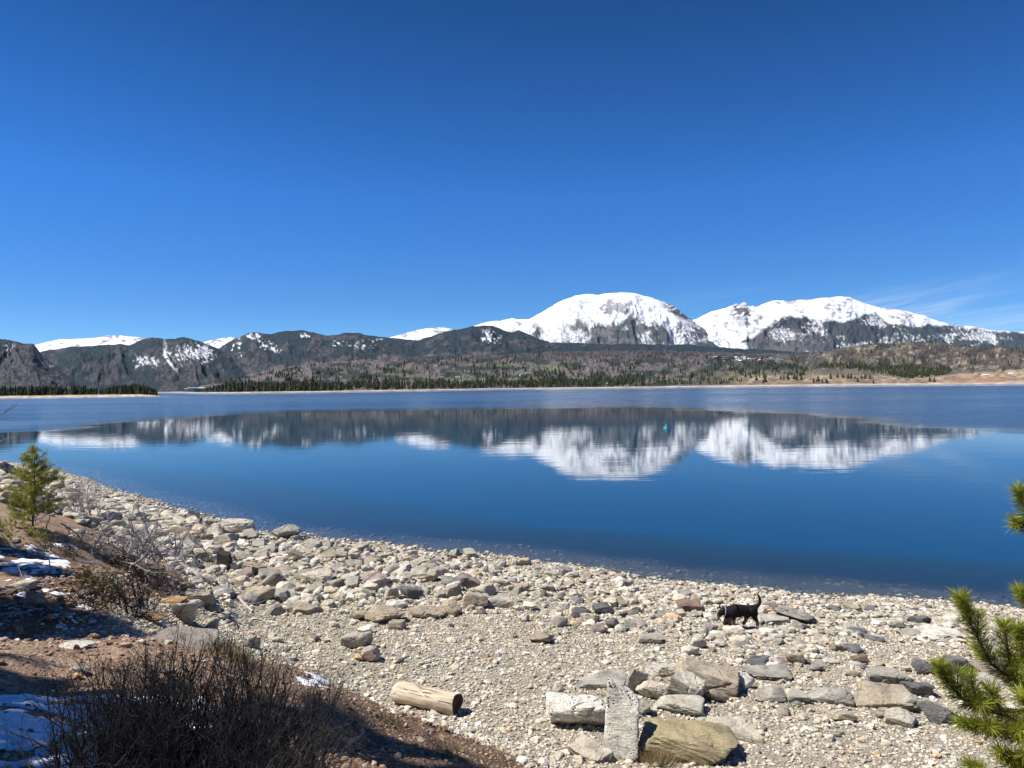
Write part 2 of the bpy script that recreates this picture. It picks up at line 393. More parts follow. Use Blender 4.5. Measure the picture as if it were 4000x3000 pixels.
def paint_massif(PX, PY, T, gu, seed):
    tree = curve([(2600,1360),(2800,1368),(2860,1352),(2960,1300),(3060,1240),(3150,1232),(3230,1248),(3330,1252),(3380,1222),(3430,1228),(3480,1262),(3560,1275),(3640,1266),(3720,1268),(3900,1290),(4000,1296),(4400,1308)])(PX)
    tree = tree + (n2(PX, PY, 30, 40, seed+1)-.5)*26
    d = PY-tree
    dia = n2(PX+PY*1.5, PY-PX*.3, 26, 9, seed+2, 4)
    rk = thr(.60, .70, dia*.55+.45*gu)*.65
    cr = np.exp(-((PX-2905)/50)**2-((PY-1215)/28)**2)
    rk = np.maximum(rk, thr(.50, .58, cr*.35+n2(PX+PY, PY, 14, 11, seed+5, 4)*.62))
    c = cmix(np.broadcast_to(SNOW, PX.shape+(3,)), ROCKC*1.3, rk)
    fo = sstep(-5, 10, d)
    purple = np.exp(-((PX-3080)/120)**2)*sstep(1270, 1300, PY)
    fc = cmix(np.broadcast_to(CONIFER*1.15, PX.shape+(3,)), ROCKC*1.0, np.clip(purple*1.1*thr(.3, .55, n2(PX+PY, PY, 18, 16, seed+6, 4)), 0, 1))
    sn = thr(.525, .60, n2(PX-PY*.5, PY, 6, 8, seed+7, 4)*.30 + (1.02-gu)*.28 + n2(PX, PY, 80, 30, seed+8)*.46 - .02*np.exp(-((PX-3250)/120)**2) + .03*sstep(20, 50, d)*(1-sstep(90, 120, d)))
    spec = thr(.38, .55, n2(PX, PY, 4, 4, seed+9, 2))
    c = cmix(c, cmix(fc, SNOW*.9, sn*(.16+.55*spec)+.04), fo)
    chute = np.exp(-((PX-2875-(PY-1250)*.05+ (PY-1250)*0)/34)**2)*sstep(1300, 1330, PY)
    return cmix(c, SNOW*.92, chute*thr(.42, .52, n2(PX+PY*.8, PY, 16, 12, seed+15, 4)))
def paint_front(snowy, rocky, chute=None, aspen_y=None):
    def f(PX, PY, T, gu, seed):
        c = cmix(np.broadcast_to(CONIFER, PX.shape+(3,)), CONIFER*1.9, n2(PX, PY, 5, 5, seed+1, 2))
        rx = thr(.50, .60, n2(PX+PY*.5, PY, 34, 22, seed+2, 4)*.7 + gu*.3 + rocky(PX, PY))
        c = cmix(c, cmix(np.broadcast_to(ROCKC*.95, PX.shape+(3,)), ROCKC*np.array((1.22, 1.2, 1.2)), n2(PX, PY, 9, 7, seed+3)), rx*.68)
        dk = thr(.48, .6, n2(PX, PY, 5, 5, seed+6, 2)); c = cmix(c, CONIFER, dk*.75*rx)
        if aspen_y is not None:
            a = sstep(-16, 12, PY-aspen_y(PX)+(n2(PX, PY, 60, 24, seed+21, 4)-.5)*70)
            ac = cmix(np.broadcast_to(ASPEN*1.08, PX.shape+(3,)), ASPEN*.55, thr(.45, .7, n2(PX, PY, 6, 4, seed+22, 2)))
            c = cmix(c, ac, a*.9)
        s = snowy(PX, PY); st = n2(PX-PY*.35, PY, 6, 9, seed+4, 4)
        sp = thr(.36, .56, n2(PX, PY, 4, 4.5, seed+5, 2))
        c = cmix(c, SNOW*.92, np.clip(thr(.53, .64, st*.38+(1.0-gu)*.24+s*.5)*(.35+.65*sp), 0, 1))
        if chute: c = cmix(c, SNOW*.95, chute(PX, PY, seed))
        return c
    return f
def gau(PX, PY, *bl):
    s = 0
    for x, y, sx, sy, a in bl: s = s + a*np.exp(-((PX-x)/sx)**2-((PY-y)/sy)**2)
    return s
ridge('distant white snow range showing between the darker forested ridges',
      [(-400,1345),(139,1348),(240,1325),(329,1323),(380,1319),(418,1310),(475,1311),(538,1316),(576,1321),(640,1340),(760,1350),(804,1335),(848,1325),(905,1315),(924,1322),(980,1350),(1300,1360),
       (1480,1325),(1521,1319),(1553,1310),(1616,1294),(1680,1281),(1718,1278),(1787,1286),(1825,1300),(1857,1272),(1901,1259),(1965,1251),(2003,1244),(2066,1249),(2140,1270),(2300,1320)],
      [(-400,1420),(2300,1420)], 14000, 3500, paint_snow, 11, rows=70, step=4, amp=.12, jag=1.2)
ridge('high snow covered massif with a jagged saddle right of the round mountain',
      [(2560,1330),(2640,1285),(2720,1246),(2783,1218),(2840,1202),(2878,1185),(2893,1188),(2910,1181),(2935,1196),(2945,1192),(2954,1198),(2980,1190),(3018,1177),(3037,1171),(3081,1177),(3125,1172),(3170,1170),(3233,1163),(3296,1157),
       (3328,1163),(3360,1176),(3410,1192),(3448,1205),(3486,1206),(3550,1218),(3613,1233),(3676,1256),(3714,1267),(3803,1275),(3866,1287),(3948,1294),(4000,1296),(4400,1306)],
      [(2560,1400),(4400,1400)], 10500, 3500, paint_massif, 23, rows=130, step=3, amp=.2, jag=1.6, gull=85)
ridge('broad rounded snow capped mountain in the middle of the skyline',
      [(1860,1340),(1950,1310),(2015,1283),(2047,1266),(2072,1246),(2123,1218),(2186,1180),(2250,1154),(2288,1149),(2345,1151),(2376,1145),(2433,1141),(2484,1146),(2541,1160),(2598,1179),(2630,1191),(2663,1218),
       (2700,1246),(2752,1284),(2790,1310),(2853,1348),(2890,1366),(2960,1385)],
      [(1860,1400),(2960,1400)], 8800, 2400, paint_buffalo, 31, rows=130, step=3, amp=.2, jag=1.2, gull=95)
ridge('dark forested ridge with a long thin snow chute left of the rocky ridge',
      [(60,1400),(165,1373),(278,1354),(348,1351),(475,1344),(506,1347),(570,1322),(595,1317),(633,1323),(684,1322),(715,1315),(747,1323),(791,1335),(823,1347),(854,1363),(918,1398),(1000,1450),(1060,1500)],
      [(60,1545),(700,1538),(1060,1535)], 5200, 2300,
      paint_front(lambda x, y: gau(x, y, (720,1372,110,60,.40), (600,1400,120,40,.34), (800,1380,60,44,.38), (700,1440,90,30,.26), (560,1330,40,24,.3), (560,1420,60,30,.25)),
                  lambda x, y: gau(x, y, (700,1440,120,60,.12), (420,1480,80,40,.12)) - .06,
                  lambda x, y, s: np.clip(gau(x-(642+np.interp(y, [1325,1350,1385,1420,1470], [2,5,3,24,62])), y, (0,1395,5.5,46,1.6)), 0, 1)*thr(.25, .4, fbm(x/7, y/9, 2, s+33))),
      41, rows=120, step=3.2, amp=.2, gull=80)
ridge('rocky forested ridge running down to the lake below the round mountain',
      [(640,1545),(700,1490),(790,1408),(854,1362),(918,1323),(981,1299),(1013,1299),(1057,1304),(1108,1294),(1190,1289),(1234,1300),(1285,1311),(1323,1305),(1344,1300),(1395,1301),(1458,1311),(1509,1319),(1566,1322),
       (1629,1330),(1680,1316),(1743,1297),(1800,1284),(1844,1276),(1889,1271),(1927,1272),(1971,1290),(1996,1297),(2028,1290),(2090,1318),(2150,1336),(2300,1342),(2500,1345),(2700,1347),(2900,1362),(3100,1372),(3400,1386),(3800,1380),(4400,1395)],
      [(640,1550),(800,1535),(1000,1500),(1300,1470),(1700,1450),(4400,1440)], 6300, 2600,
      paint_front(lambda x, y: gau(x, y, (1050,1355,85,44,.50), (985,1312,50,18,.5), (935,1350,16,70,.42), (1200,1308,40,20,.50), (1300,1345,80,28,.44), (1420,1350,70,30,.50), (1490,1325,40,8,.4), (1740,1365,60,12,.3), (1920,1320,55,45,.52), (1740,1365,70,14,.18), (1880,1285,40,14,.25), (2010,1330,30,22,.35)),
                  lambda x, y: gau(x, y, (950,1400,120,70,.16), (2500,1372,700,24,-.1)) - .08,
                  lambda x, y, s: thr(.52, .6, np.clip(gau(x-(905+np.interp(y, [1320,1480], [20,-40])), y, (0,1370,6,60,.8), (46,1385,6,55,.7)), 0, 1)*fbm(x/6, y/8, 3, s+2)*1.5)*.8,
                  curve([(640,1600),(850,1505),(1013,1452),(1203,1425),(1400,1405),(1700,1395),(2100,1392),(2600,1395),(4400,1395)])),
      53, rows=130, step=3.2, amp=.16, gull=110)
ridge('steep rocky mountain with snow specks at the far left of the skyline',
      [(-700,1290),(-300,1312),(0,1325),(38,1328),(95,1342),(133,1344),(146,1360),(165,1385),(209,1423),(253,1461),(297,1493),(342,1524),(380,1545)],
      [(-700,1550),(380,1556)], 3300, 1500,
      paint_front(lambda x, y: gau(x, y, (40,1350,80,40,.34), (205,1428,20,16,.6), (90,1440,70,40,.26), (20,1420,60,60,.22)), lambda x, y: gau(x, y, (80,1450,160,90,.14)), None), 67, rows=110, step=3, amp=.2, gull=60)

# the far shore: rows of (distance, photo row) per column, one sheet
TAB = [(560,1544,1539,1536,1533,1530,1528,2600),(690,1541,1537,1534,1530,1526,1522,2200),(760,1539,1535,1531,1524,1518,1512,1700),(900,1537,1532,1525,1506,1490,1476,1400),(1200,1534,1529,1516,1484,1446,1422,1350),(1600,1526,1521,1501,1462,1424,1394,1500),(2000,1519,1514,1493,1452,1414,1378,1750),(2400,1514,1509,1491,1447,1409,1368,1700),
       (2700,1512,1507,1492,1450,1410,1372,1640),(2870,1511,1505,1484,1452,1415,1380,1600),(3144,1508,1502,1474,1440,1408,1386,1500),(3270,1506,1500,1470,1425,1372,1362,1450),(3400,1504,1498,1468,1418,1360,1342,1400),(3560,1502,1496,1464,1418,1356,1339,1340),(3700,1500,1494,1462,1420,1364,1343,1300),
       (4000,1499,1492,1448,1420,1384,1369,1200),(4700,1494,1486,1446,1425,1402,1390,1100)]
TA = np.array(TAB, float)
DR = np.array([-25, 45, 420, 1000, 1800, 2700.])
def far_z(px, u):
    """height on the far shore at column px and distance u beyond the waterline"""
    px = np.asarray(px, float); u = np.asarray(u, float)
    R = np.interp(px, TA[:, 0], TA[:, 7]); hs = []
    for i in range(6):
        py = np.interp(px, TA[:, 0], TA[:, 1+i]); z = ray(px, py)[..., 2]*(R+DR[i])
        if i == 0: z = np.full_like(z, WL-3.0)
        if i == 1: z = np.full_like(z, WL+1.2) + 1.2*(px > 2600)
        hs.append(np.maximum(z, WL+1.2+i*.4) if i else z)
    hs = np.array(np.broadcast_arrays(*hs)); u = np.broadcast_to(u, hs[0].shape)
    k = np.clip(np.searchsorted(DR, u, side='right')-1, 0, 4)
    a = np.take_along_axis(hs, k[None], 0)[0]; b = np.take_along_axis(hs, k[None]+1, 0)[0]
    f = np.clip((u-DR[k])/(DR[k+1]-DR[k]), 0, 1)
    z = a+(b-a)*f
    bump = (fbm(px/70, u/260, 5, 77)-.5)*np.clip((u-150)/600, 0, 1)*62*(1-.6*sstep(2300, 2700, u))
    return z+bump, R+u
def far_pt(px, u):
    z, r = far_z(px, u); d = ray(px, np.full_like(np.asarray(px, float), 1500.))[..., :2]
    return np.concatenate([d*np.asarray(r)[..., None], np.asarray(z)[..., None]], -1)
fpx = np.arange(560, 4700, 3.2); fu = np.concatenate([np.linspace(-25, 45, 12), np.geomspace(60, 2700, 120), [3400, 4500]])
FX, FU = np.meshgrid(fpx, fu)
FV = far_pt(FX, np.minimum(FU, 2700)); 
back = FU > 2700; FV[..., 2] = np.where(back, FV[..., 2]-(FU-2700)*.12, FV[..., 2])
d0 = ray(FX, np.full_like(FX, 1500.))[..., :2]; FV[..., :2] += np.where(back, FU-2700, 0)[..., None]*d0
FY = proj(FV)[1]
n_a = n2(FX, FY, 70, 16, 101, 5); n_b = n2(FX, FY, 26, 7, 113, 4); n_c = n2(FX, FY, 5, 3.2, 127, 2)
asp = cmix(np.broadcast_to(ASPEN*1.15, FX.shape+(3,)), ASPEN*.6, thr(.4, .7, n_c))
con = cmix(np.broadcast_to(CONIFER*1.1, FX.shape+(3,)), np.array((.045, .052, .035)), n_c)
lowg = sstep(1400, 1480, FY)
C = cmix(asp, con, thr(.47, .54, n_a*.7+n_b*.3 - .05*sstep(1700, 1200, FX) + .05*sstep(1480, 1500, FY)))
C = cmix(C, cmix(np.broadcast_to(np.array((.080, .062, .062)), FX.shape+(3,)), CONIFER, thr(.45, .65, n_c)), sstep(1410, 1385, FY+(n_b-.5)*50)*.85*(FX < 3150))
mead = thr(.57, .63, n2(FX, FY, 90, 10, 131, 4))*sstep(1440, 1460, FY)
C = cmix(C, np.array((.14, .13, .08)), mead*.6*(FX < 2900)*(FX > 1500))
mgr = np.clip(gau(FX, FY, (1800,1484,110,7,1.3), (2170,1437,40,10,1.2), (1930,1427,60,6,.9), (2000,1482,70,4,1.0)), 0, 1)
C = cmix(C, np.array((.135, .150, .070)), mgr*thr(.3, .5, n_b))
# right hand hill: sage brown with bare outcrops, then a tan cut bank and red earth
hill = sstep(3050, 3260, FX + (1430-FY)*2.2 + (n_b-.5)*60)*(1-sstep(1447, 1456, FY)*0)
hc = colpick(n2(FX, FY, 40, 14, 141, 5), (.3, (.050, .044, .036)), (.5, (.078, .067, .053)), (.7, (.118, .099, .075)))
hc = cmix(hc, np.array((.24, .20, .15)), thr(.63, .69, n2(FX, FY, 26, 8, 147, 4)+gau(FX, FY, (3620,1385,160,12,.08))))
hc = cmix(hc, CONIFER*1.2, thr(.56, .64, n2(FX, FY, 5, 5, 151, 2)*.8+.12)*.6)
C = cmix(C, hc, hill)
sage = sstep(2600, 2900, FX)*sstep(1436, 1446, FY-(np.interp(FX, [2600,2870,3200,3400,3700,4000],[20,8,0,0,4,10])))
sc_ = cmix(np.broadcast_to(np.array((.085, .078, .062)), FX.shape+(3,)), np.array((.125, .108, .080)), n_c)
C = cmix(C, sc_, sage)
tan = sstep(1463, 1468, FY+(n_b-.5)*8-np.interp(FX, [2700,2860,2950,3300,3700,4000],[22,8,1,-1,-2,-24]))*sstep(2860, 2900, FX)
tc = colpick(n2(FX, FY, 22, 6, 161, 4), (.3, (.16, .118, .080)), (.5, (.25, .182, .122)), (.7, (.32, .25, .175)))
C = cmix(C, tc, tan)
C = cmix(C, np.array((.10, .09, .062)), tan*thr(.52, .58, n2(FX, FY, 18, 5, 165, 4))*.8*(1-sstep(3640, 3700, FX)))
red = np.clip(gau(FX, FY, (3860,1485,38,9,1.5), (3740,1487,50,6,.9), (3930,1478,60,5,.5)), 0, 1)
C = cmix(C, np.array((.36, .15, .095)), red*thr(.35, .55, n2(FX, FY, 14, 6, 171, 3)))
ver = np.clip(gau(FX-(2840+(1490-FY)*.55), FY, (0,1476,14,16,1.4)), 0, 1); C = cmix(C, np.array((.15, .15, .07)), ver*.9)
strip = (1-sstep(40, 62, FU+(n_b-.5)*26)); C = cmix(C, colpick(n_b, (.3, (.30, .245, .195)), (.7, (.46, .39, .32))), strip)
br = sstep(70, 110, FU)*(1-sstep(150, 260, FU))*sstep(1.0, 0, np.abs(FX-2300)/2600); C = cmix(C, np.array((.135, .10, .075)), br*.6*(FX > 2650))
o = mesh_np('far_shore', FV, grid_faces(len(fu), len(fpx)), m_far, smooth=True, col=C.reshape(-1, 3))
tag(o, 'wooded far shore rising to aspen slopes and a bare brown hill', kind='structure')

# the near peninsula at left
PT = np.array([(-900,930,60),(0,800,60),(350,800,70),(520,805,58),(600,812,34),(632,815,10),(660,817,3)], float)
ppx = np.arange(-900, 661, 4.0); pk = np.linspace(0, 1, 26)
QX, QK = np.meshgrid(ppx, pk)
def pen_pt(px, k):
    r = np.interp(px, PT[:, 0], PT[:, 1]); w = np.interp(px, PT[:, 0], PT[:, 2])
    z = WL-.8 + 3.6*np.clip(w/50, .12, 1)*np.sin(np.pi*np.clip(k, 0, 1))**.6 + (fbm(px/30, k*6, 3, 5)-.5)*.8*np.clip(w/30, 0, 1)
    d = ray(px, np.full_like(np.asarray(px, float), 1500.))[..., :2]
    return np.concatenate([d*(r+w*2*k)[..., None], z[..., None]], -1)
QV = pen_pt(QX, QK)
nn = n2(QX, QK*40, 14, 6, 19, 3)
QC = cmix(colpick(nn, (.3, (.30, .24, .17)), (.7, (.46, .38, .28))), np.array((.085, .075, .05)), sstep(.22, .36, QK+(nn-.5)*.2))
o = mesh_np('peninsula', QV, grid_faces(len(pk), len(ppx)), m_far, smooth=True, col=QC.reshape(-1, 3))
tag(o, 'low wooded spit of land with a pale beach at far left', kind='structure')

# ------------------------------------------------------------------ conifers
def conifer_tpl(seed, tiers=5, sides=7):
    r = np.random.default_rng(seed); V = []; F = []
    for k in range(tiers):
        z0 = .10+.84*k/tiers; z1 = min(1.0, z0+.42*(1-.5*k/tiers)); rad = .19*(1-k/tiers)**.8+.022
        b = len(V); ph = r.uniform(0, 6)
        for s in range(sides):
            a = ph+2*math.pi*s/sides; q = rad*r.uniform(.6, 1.25)
            V.append((q*math.cos(a), q*math.sin(a), z0+r.uniform(-.05, .04)))
        V.append((r.uniform(-.01, .01), r.uniform(-.01, .01), z1 if k < tiers-1 else 1.0))
        F += [(b+s, b+(s+1) % sides, b+sides) for s in range(sides)]
    b = len(V)
    for s in range(4):
        a = math.pi*s/2; V += [(.018*math.cos(a), .018*math.sin(a), 0)]
    V.append((0, 0, .4)); F += [(b+s, b+(s+1) % 4, b+4) for s in range(4)]
    return np.array(V), np.array(F)
CT = [conifer_tpl(300+i, 5+i % 2, 7) for i in range(6)]
m_tree = attr_mat('conifer_foliage', .9, .3, .2)
def forest(name, label, pts, hs, seed, dead=.05):
    r = np.random.default_rng(seed); VV = []; FF = []; CC = []; b = 0
    for p, h in zip(pts, hs):
        V, F = CT[r.integers(6)]; a = r.uniform(0, 6.3); w = r.uniform(.75, 1.2)
        x = V[:, 0]*math.cos(a)-V[:, 1]*math.sin(a); y = V[:, 0]*math.sin(a)+V[:, 1]*math.cos(a)
        VV.append(np.stack([x*h*w, y*h*w, V[:, 2]*h-h*.04], -1)+p); FF.append(F+b); b += len(V)
        c = np.array((.038, .050, .022))*r.uniform(.6, 1.5)+np.array((.012, .004, 0))*r.random()
        if r.random() < dead: c = np.array((.13, .105, .085))*r.uniform(.7, 1.2)
        CC.append(np.tile(c, (len(V), 1)))
    o = mesh_np(name, np.concatenate(VV), np.concatenate(FF), m_tree, col=np.concatenate(CC))
    return tag(o, label, kind='stuff')
r = np.random.default_rng(5)
# peninsula woods
n = 800; px = r.uniform(-850, 425, n); k = r.uniform(.33, .9, n); p1 = pen_pt(px, k); h1 = r.uniform(8, 14, n)
h1 *= np.where(px > 335, .75, 1)
forest('forest', 'dark pine wood covering the flat spit at far left', p1, h1, 1, .02)
n = 330; px = r.uniform(418, 612, n); k = r.uniform(.36, .85, n); p1 = pen_pt(px, k)
h1 = 12.5*np.sin(np.clip((px-395)/232, 0, 1)*np.pi)**.4*r.uniform(.8, 1.1, n)
forest('forest', 'rounded pine clump at the tip of the spit at left', p1, h1, 2, .02)
# tree belt along the far shore
px = []; u = []
for a, b, n, u0, u1 in ((800, 1320, 900, 55, 330), (1320, 2520, 1150, 60, 420), (1900, 2500, 420, 300, 700), (760, 860, 60, 60, 200), (2520, 2900, 90, 120, 500)):
    px.append(r.uniform(a, b, n)); u.append(u0+(u1-u0)*r.random(n)**1.3)
px = np.concatenate(px); u = np.concatenate(u)
keep = fbm(px/34, u/130, 4, 88) > .40-.12*(px < 1320); px = px[keep]; u = u[keep]
h1 = np.interp(px, [760, 830, 900, 1300, 1500, 2400, 2900], [7, 13, 19, 17, 15, 16, 12])*r.uniform(.65, 1.25, len(px))
forest('forest', 'belt of pines lining the far shore across the lake', far_pt(px, u), h1, 3, .09)
# scattered trees on the slopes behind
n = 2600; px = r.uniform(850, 3150, n); u = r.uniform(450, 2300, n); keep = fbm(px/60, u/240, 5, 188) > .50; px = px[keep]; u = u[keep]
forest('forest', 'scattered dark conifers dotted over the aspen slopes behind the far shore', far_pt(px, u), r.uniform(11, 22, len(px)), 4, .12)
# dark strip across the bench at right and scattered trees on the brown hill
FYt = FY; px = []; u = []
n = 9000; qx = r.uniform(2850, 3720, n); qu = r.uniform(200, 1100, n); pp = far_pt(qx, qu); qy = proj(pp)[1]
lo = np.interp(qx, [2850, 3000, 3160, 3300, 3420, 3560, 3680, 3720], [1454, 1447, 1442, 1440, 1462, 1480, 1468, 1456]); hi = np.interp(qx, [2850, 3000, 3160, 3300, 3500, 3650, 3720], [1446, 1432, 1424, 1422, 1428, 1438, 1450])
sel = (qy < lo) & (qy > hi); pp = pp[sel][:900]
forest('forest', 'dark pine strip crossing the bench below the bare brown hill', pp, r.uniform(9, 16, len(pp)), 5, .03)
n = 420; qx = r.uniform(3130, 4400, n); qu = r.uniform(900, 2700, n); pp = far_pt(qx, qu); keep = fbm(qx/50, qu/300, 4, 288)+.12*(qu > 1900) > .50
forest('forest', 'sparse conifers standing on the brown hill at right', pp[keep], r.uniform(10, 20, int(keep.sum())), 6, .1)
# single trees in front of the tan cut bank
m_trunk = simple_mat('bark_brown', (.085, .06, .042), .9, .3, 10)
m_single = simple_mat('lone_pine_needles', (.030, .042, .020), .9, .3, .5)
for i, (a, b, h) in enumerate([(2955,1487,15),(2988,1494,22),(2982,1498,9),(3050,1484,14),(3062,1483,12),(3078,1484,18),(3102,1483,16),(3112,1485,15),(3131,1484,15),(3178,1496,12),(3196,1494,17),(3212,1496,10),(3229,1498,14),(3245,1481,15),
                             (3273,1477,13),(3293,1478,13),(3314,1480,14),(3326,1480,14),(3340,1480,10),(3350,1492,12),(3366,1479,11),(3380,1480,13),(3398,1480,10),(3412,1498,9),(3650,1493,10),(3632,1491,11),(2820,1499,10),(2875,1478,9)]):
    us = np.linspace(0, 900, 400); q = far_pt(np.full(400, float(a)), us); j = int(np.argmax(proj(q)[1] < b)); p = q[j]
    where = 'before the tan cut bank across the lake' if b < 1490 else 'by the waterline below the tan bank'
    e_ = empty('pine_tree', p-np.array((0, 0, .4)), 'small dark bushy pine standing alone ' + where, 'tree', 'lone pines below the tan bank')
    V, F = CT[i % 6]; ww = 1.55
    nt = len(F)-4; used = np.unique(F[:nt])
    mesh_np('crown', V[:used.max()+1]*np.array((h*ww, h*ww, h)), F[:nt], m_single, parent=e_)
    mesh_np('trunk', V[-5:]*np.array((h*1.6, h*1.6, h)), F[nt:]-(len(V)-5), m_trunk, parent=e_)

# ------------------------------------------------------------------ far houses
m_wallw = simple_mat('pale_house_wall', (.62, .60, .56), .8, .1, .3); m_roofw = simple_mat('grey_house_roof', (.20, .19, .19), .8, .15, .3)
m_wallb = simple_mat('brown_house_wall', (.26, .20, .15), .8, .15, .3); m_roofs = simple_mat('pale_metal_roof', (.70, .71, .72), .6, .1, .3)
def house(p, w, d, h, rot, label, group, wall=m_wallw, roof=m_roofw, name='house', flat=False):
    e_ = empty(name, p, label, 'building' if flat else 'house', group); e_.rotation_euler = (0, 0, rot)
    V = [(-w/2,-d/2,-1.5),(w/2,-d/2,-1.5),(w/2,d/2,-1.5),(-w/2,d/2,-1.5),(-w/2,-d/2,h),(w/2,-d/2,h),(w/2,d/2,h),(-w/2,d/2,h)]
    mesh_np('wall', V, [(0,1,5,4),(1,2,6,5),(2,3,7,6),(3,0,4,7)], wall, parent=e_)
    k = h*.12 if flat else d*.35; q = .04*w
    V = [(-w/2-q,-d/2-q,h),(w/2+q,-d/2-q,h),(w/2+q,d/2+q,h),(-w/2-q,d/2+q,h),(-w/2-q,0,h+k),(w/2+q,0,h+k)]
    mesh_np('roof', V, [(0,1,5),(0,5,4),(2,3,4),(2,4,5),(1,2,5),(3,0,4)], roof, parent=e_)
    return e_
def far_at(a, b):
    us = np.linspace(60, 2650, 900); q = far_pt(np.full(900, float(a)), us); j = int(np.argmax(proj(q)[1] < b)); return q[j]
for a, b, w in ((742,1527,34),(772,1524,52),(800,1526,30)):
    house(far_at(a, b), w, 14, 7, .1, 'long low white building at the head of the inlet', 'white buildings at the inlet', roof=m_roofs, name='building', flat=True)
for a, b in ((1724,1483),(1787,1483),(1705,1434),(2040,1469),(2060,1466),(2376,1509)):
    house(far_at(a, b), 16, 11, 6, r.uniform(-.4, .4), 'tiny pale farmhouse in the fields beyond the far shore', 'houses on the far slopes')
for i in range(34):
    a = r.uniform(2790, 3060); b = 1402+(a-2790)*.035+r.uniform(-8, 10)
    house(far_at(a, b), r.uniform(10, 22), 10, r.uniform(4, 6), r.uniform(-.4, .4), 'tiny house in the hillside town between the mountains', 'houses of the hillside town', *((m_wallb, m_roofw), (m_wallb, m_roofs), (m_wallw, m_roofw), (m_wallb, m_roofw))[i % 4])
for a, b in ((3842,1469),(3852,1469),(3948,1464),(3422,1352)):
    house(far_at(a, b), 8, 5, 2.2, r.uniform(-.3, .3), 'tiny white shed on the bare hill above the red earth', 'sheds on the brown hill', roof=m_roofs, name='shed')
# ------------------------------------------------------------------ rocks
def ico(level):
    bm = bmesh.new(); bmesh.ops.create_icosphere(bm, subdivisions=level, radius=1)
    V = np.array([v.co[:] for v in bm.verts]); F = np.array([[v.index for v in f.verts] for f in bm.faces]); bm.free()
    return V, F
ICO = {k: ico(k) for k in (1, 2, 3, 4, 5)}
def rock_shape(seed, level, n=11, sharp=16, rough=.05, boxy=0.0, fx=0, taper=0.0, under=0.0, strata=1.0):
    """a stone cut by random planes, unit bounding box"""
    r = np.random.default_rng(seed); D, F = ICO[level]
    N = r.normal(size=(n, 3)); N /= np.linalg.norm(N, axis=1)[:, None]
    dist = r.uniform(.55, 1.0, n)
    if boxy:
        B = np.array([(1,0,0),(-1,0,0),(0,1,0),(0,-1,0),(0,0,1),(0,0,-1.)]) + r.normal(size=(6, 3))*(.28*(1-boxy)+.06)
        B /= np.linalg.norm(B, axis=1)[:, None]; N = np.concatenate([B, N]); dist = np.concatenate([r.uniform(.55, .7, 6), dist+.15])
    q = np.maximum(D @ N.T, 0)/dist
    rad = 1/np.maximum((q**sharp).sum(1)**(1/sharp), .75)
    V = D*rad[:, None]
    if rough:
        f = (fbm(V[:, 0]*2.1+seed*3.7+V[:, 2]*1.3, V[:, 1]*2.1-V[:, 2]*1.9+seed, 5, seed % 97)-.5)
        g = ridged(V[:, 0]*1.4+V[:, 2]*2.6+seed, V[:, 1]*1.4+V[:, 2]*1.1, 3, seed % 89)-.6
        V = V*(1+rough*3.2*f+rough*1.0*g)[:, None]
    if fx:
        for c_ in range(fx):                                  # fractures
            nc = r.normal(size=3)*np.array((1, 1, .55)); nc /= np.linalg.norm(nc)
            dd = V @ nc-r.uniform(-.45, .45)+(fbm(V[:, 0]*2.5+c_, V[:, 1]*2.5+V[:, 2]*2, 3, seed % 71+c_)-.5)*.35
            side = sstep(-.02, .02, dd)*r.uniform(-.05, .05)
            V = V*(1-.075*np.exp(-(dd/.035)**2)+side)[:, None]
        ns_ = np.array((r.normal(0, .25), r.normal(0, .25), 1.0)); k_ = V @ ns_*r.uniform(4, 7)+(fbm(V[:, 0]*1.5, V[:, 1]*1.5+V[:, 2], 3, seed % 67)-.5)*2.2
        V = V*(1+.05*strata*(sstep(.0, .85, k_-np.floor(k_))-.5)*(fbm(V[:, 0]*2, V[:, 1]*2-V[:, 2], 2, seed % 61)))[:, None]
        V = V*(1+(.012+.023*strata)*(ridged(V[:, 0]*4+V[:, 2]*5, V[:, 1]*4-V[:, 2]*3, 4, seed % 59)-.6))[:, None]
    lo, hi = V.min(0), V.max(0); V = (V-(lo+hi)/2)/(hi-lo)
    if taper: V[:, 0] = V[:, 0]*(1-taper*(V[:, 2]+.5))+.06*(V[:, 2]+.5); V[:, 1] *= 1-.6*taper*(V[:, 2]+.5)
    if under: V[:, 1] += under*np.clip(-V[:, 2]+.02, 0, .5)*(V[:, 1] < 0)*1.3
    lo, hi = V.min(0), V.max(0)
    return (V-(lo+hi)/2)/(hi-lo), F
m_rock = rock_mat('weathered_rock', 'object'); m_lichen = rock_mat('lichened_pale_rock', 'object', 1.0); m_stone = rock_mat('rubble_stone', 'attr')
m_lich2 = rock_mat('lightly_lichened_rock', 'object', .45)
ROCKCOL = dict(g=(.325,.305,.258), l=(.45,.42,.35), d=(.155,.15,.15), t=(.37,.315,.235), w=(.62,.59,.51), y=(.37,.31,.185), p=(.33,.265,.245), b=(.21,.155,.115), k=(.05,.048,.046), o=(.42,.27,.14), c=(.48,.43,.34))
def rock(name, me, loc, size, rot, col, label, cat, group=None, mat=None):
    o = bpy.data.objects.new(name, me); link(o)
    o.location = loc; o.scale = size; o.rotation_euler = rot; o.color = (*[float(v) for v in col], 1)
    return tag(o, label, cat, group)
def rock_mesh(seed, level, mat, **k):
    V, F = rock_shape(seed, level, **k)
    o = mesh_np('boulder', V, F, mat, smooth=True)
    me = o.data
    try:
        me.set_sharp_from_angle(angle=R_(30))
    except Exception: pass
    bpy.data.objects.remove(o); return me
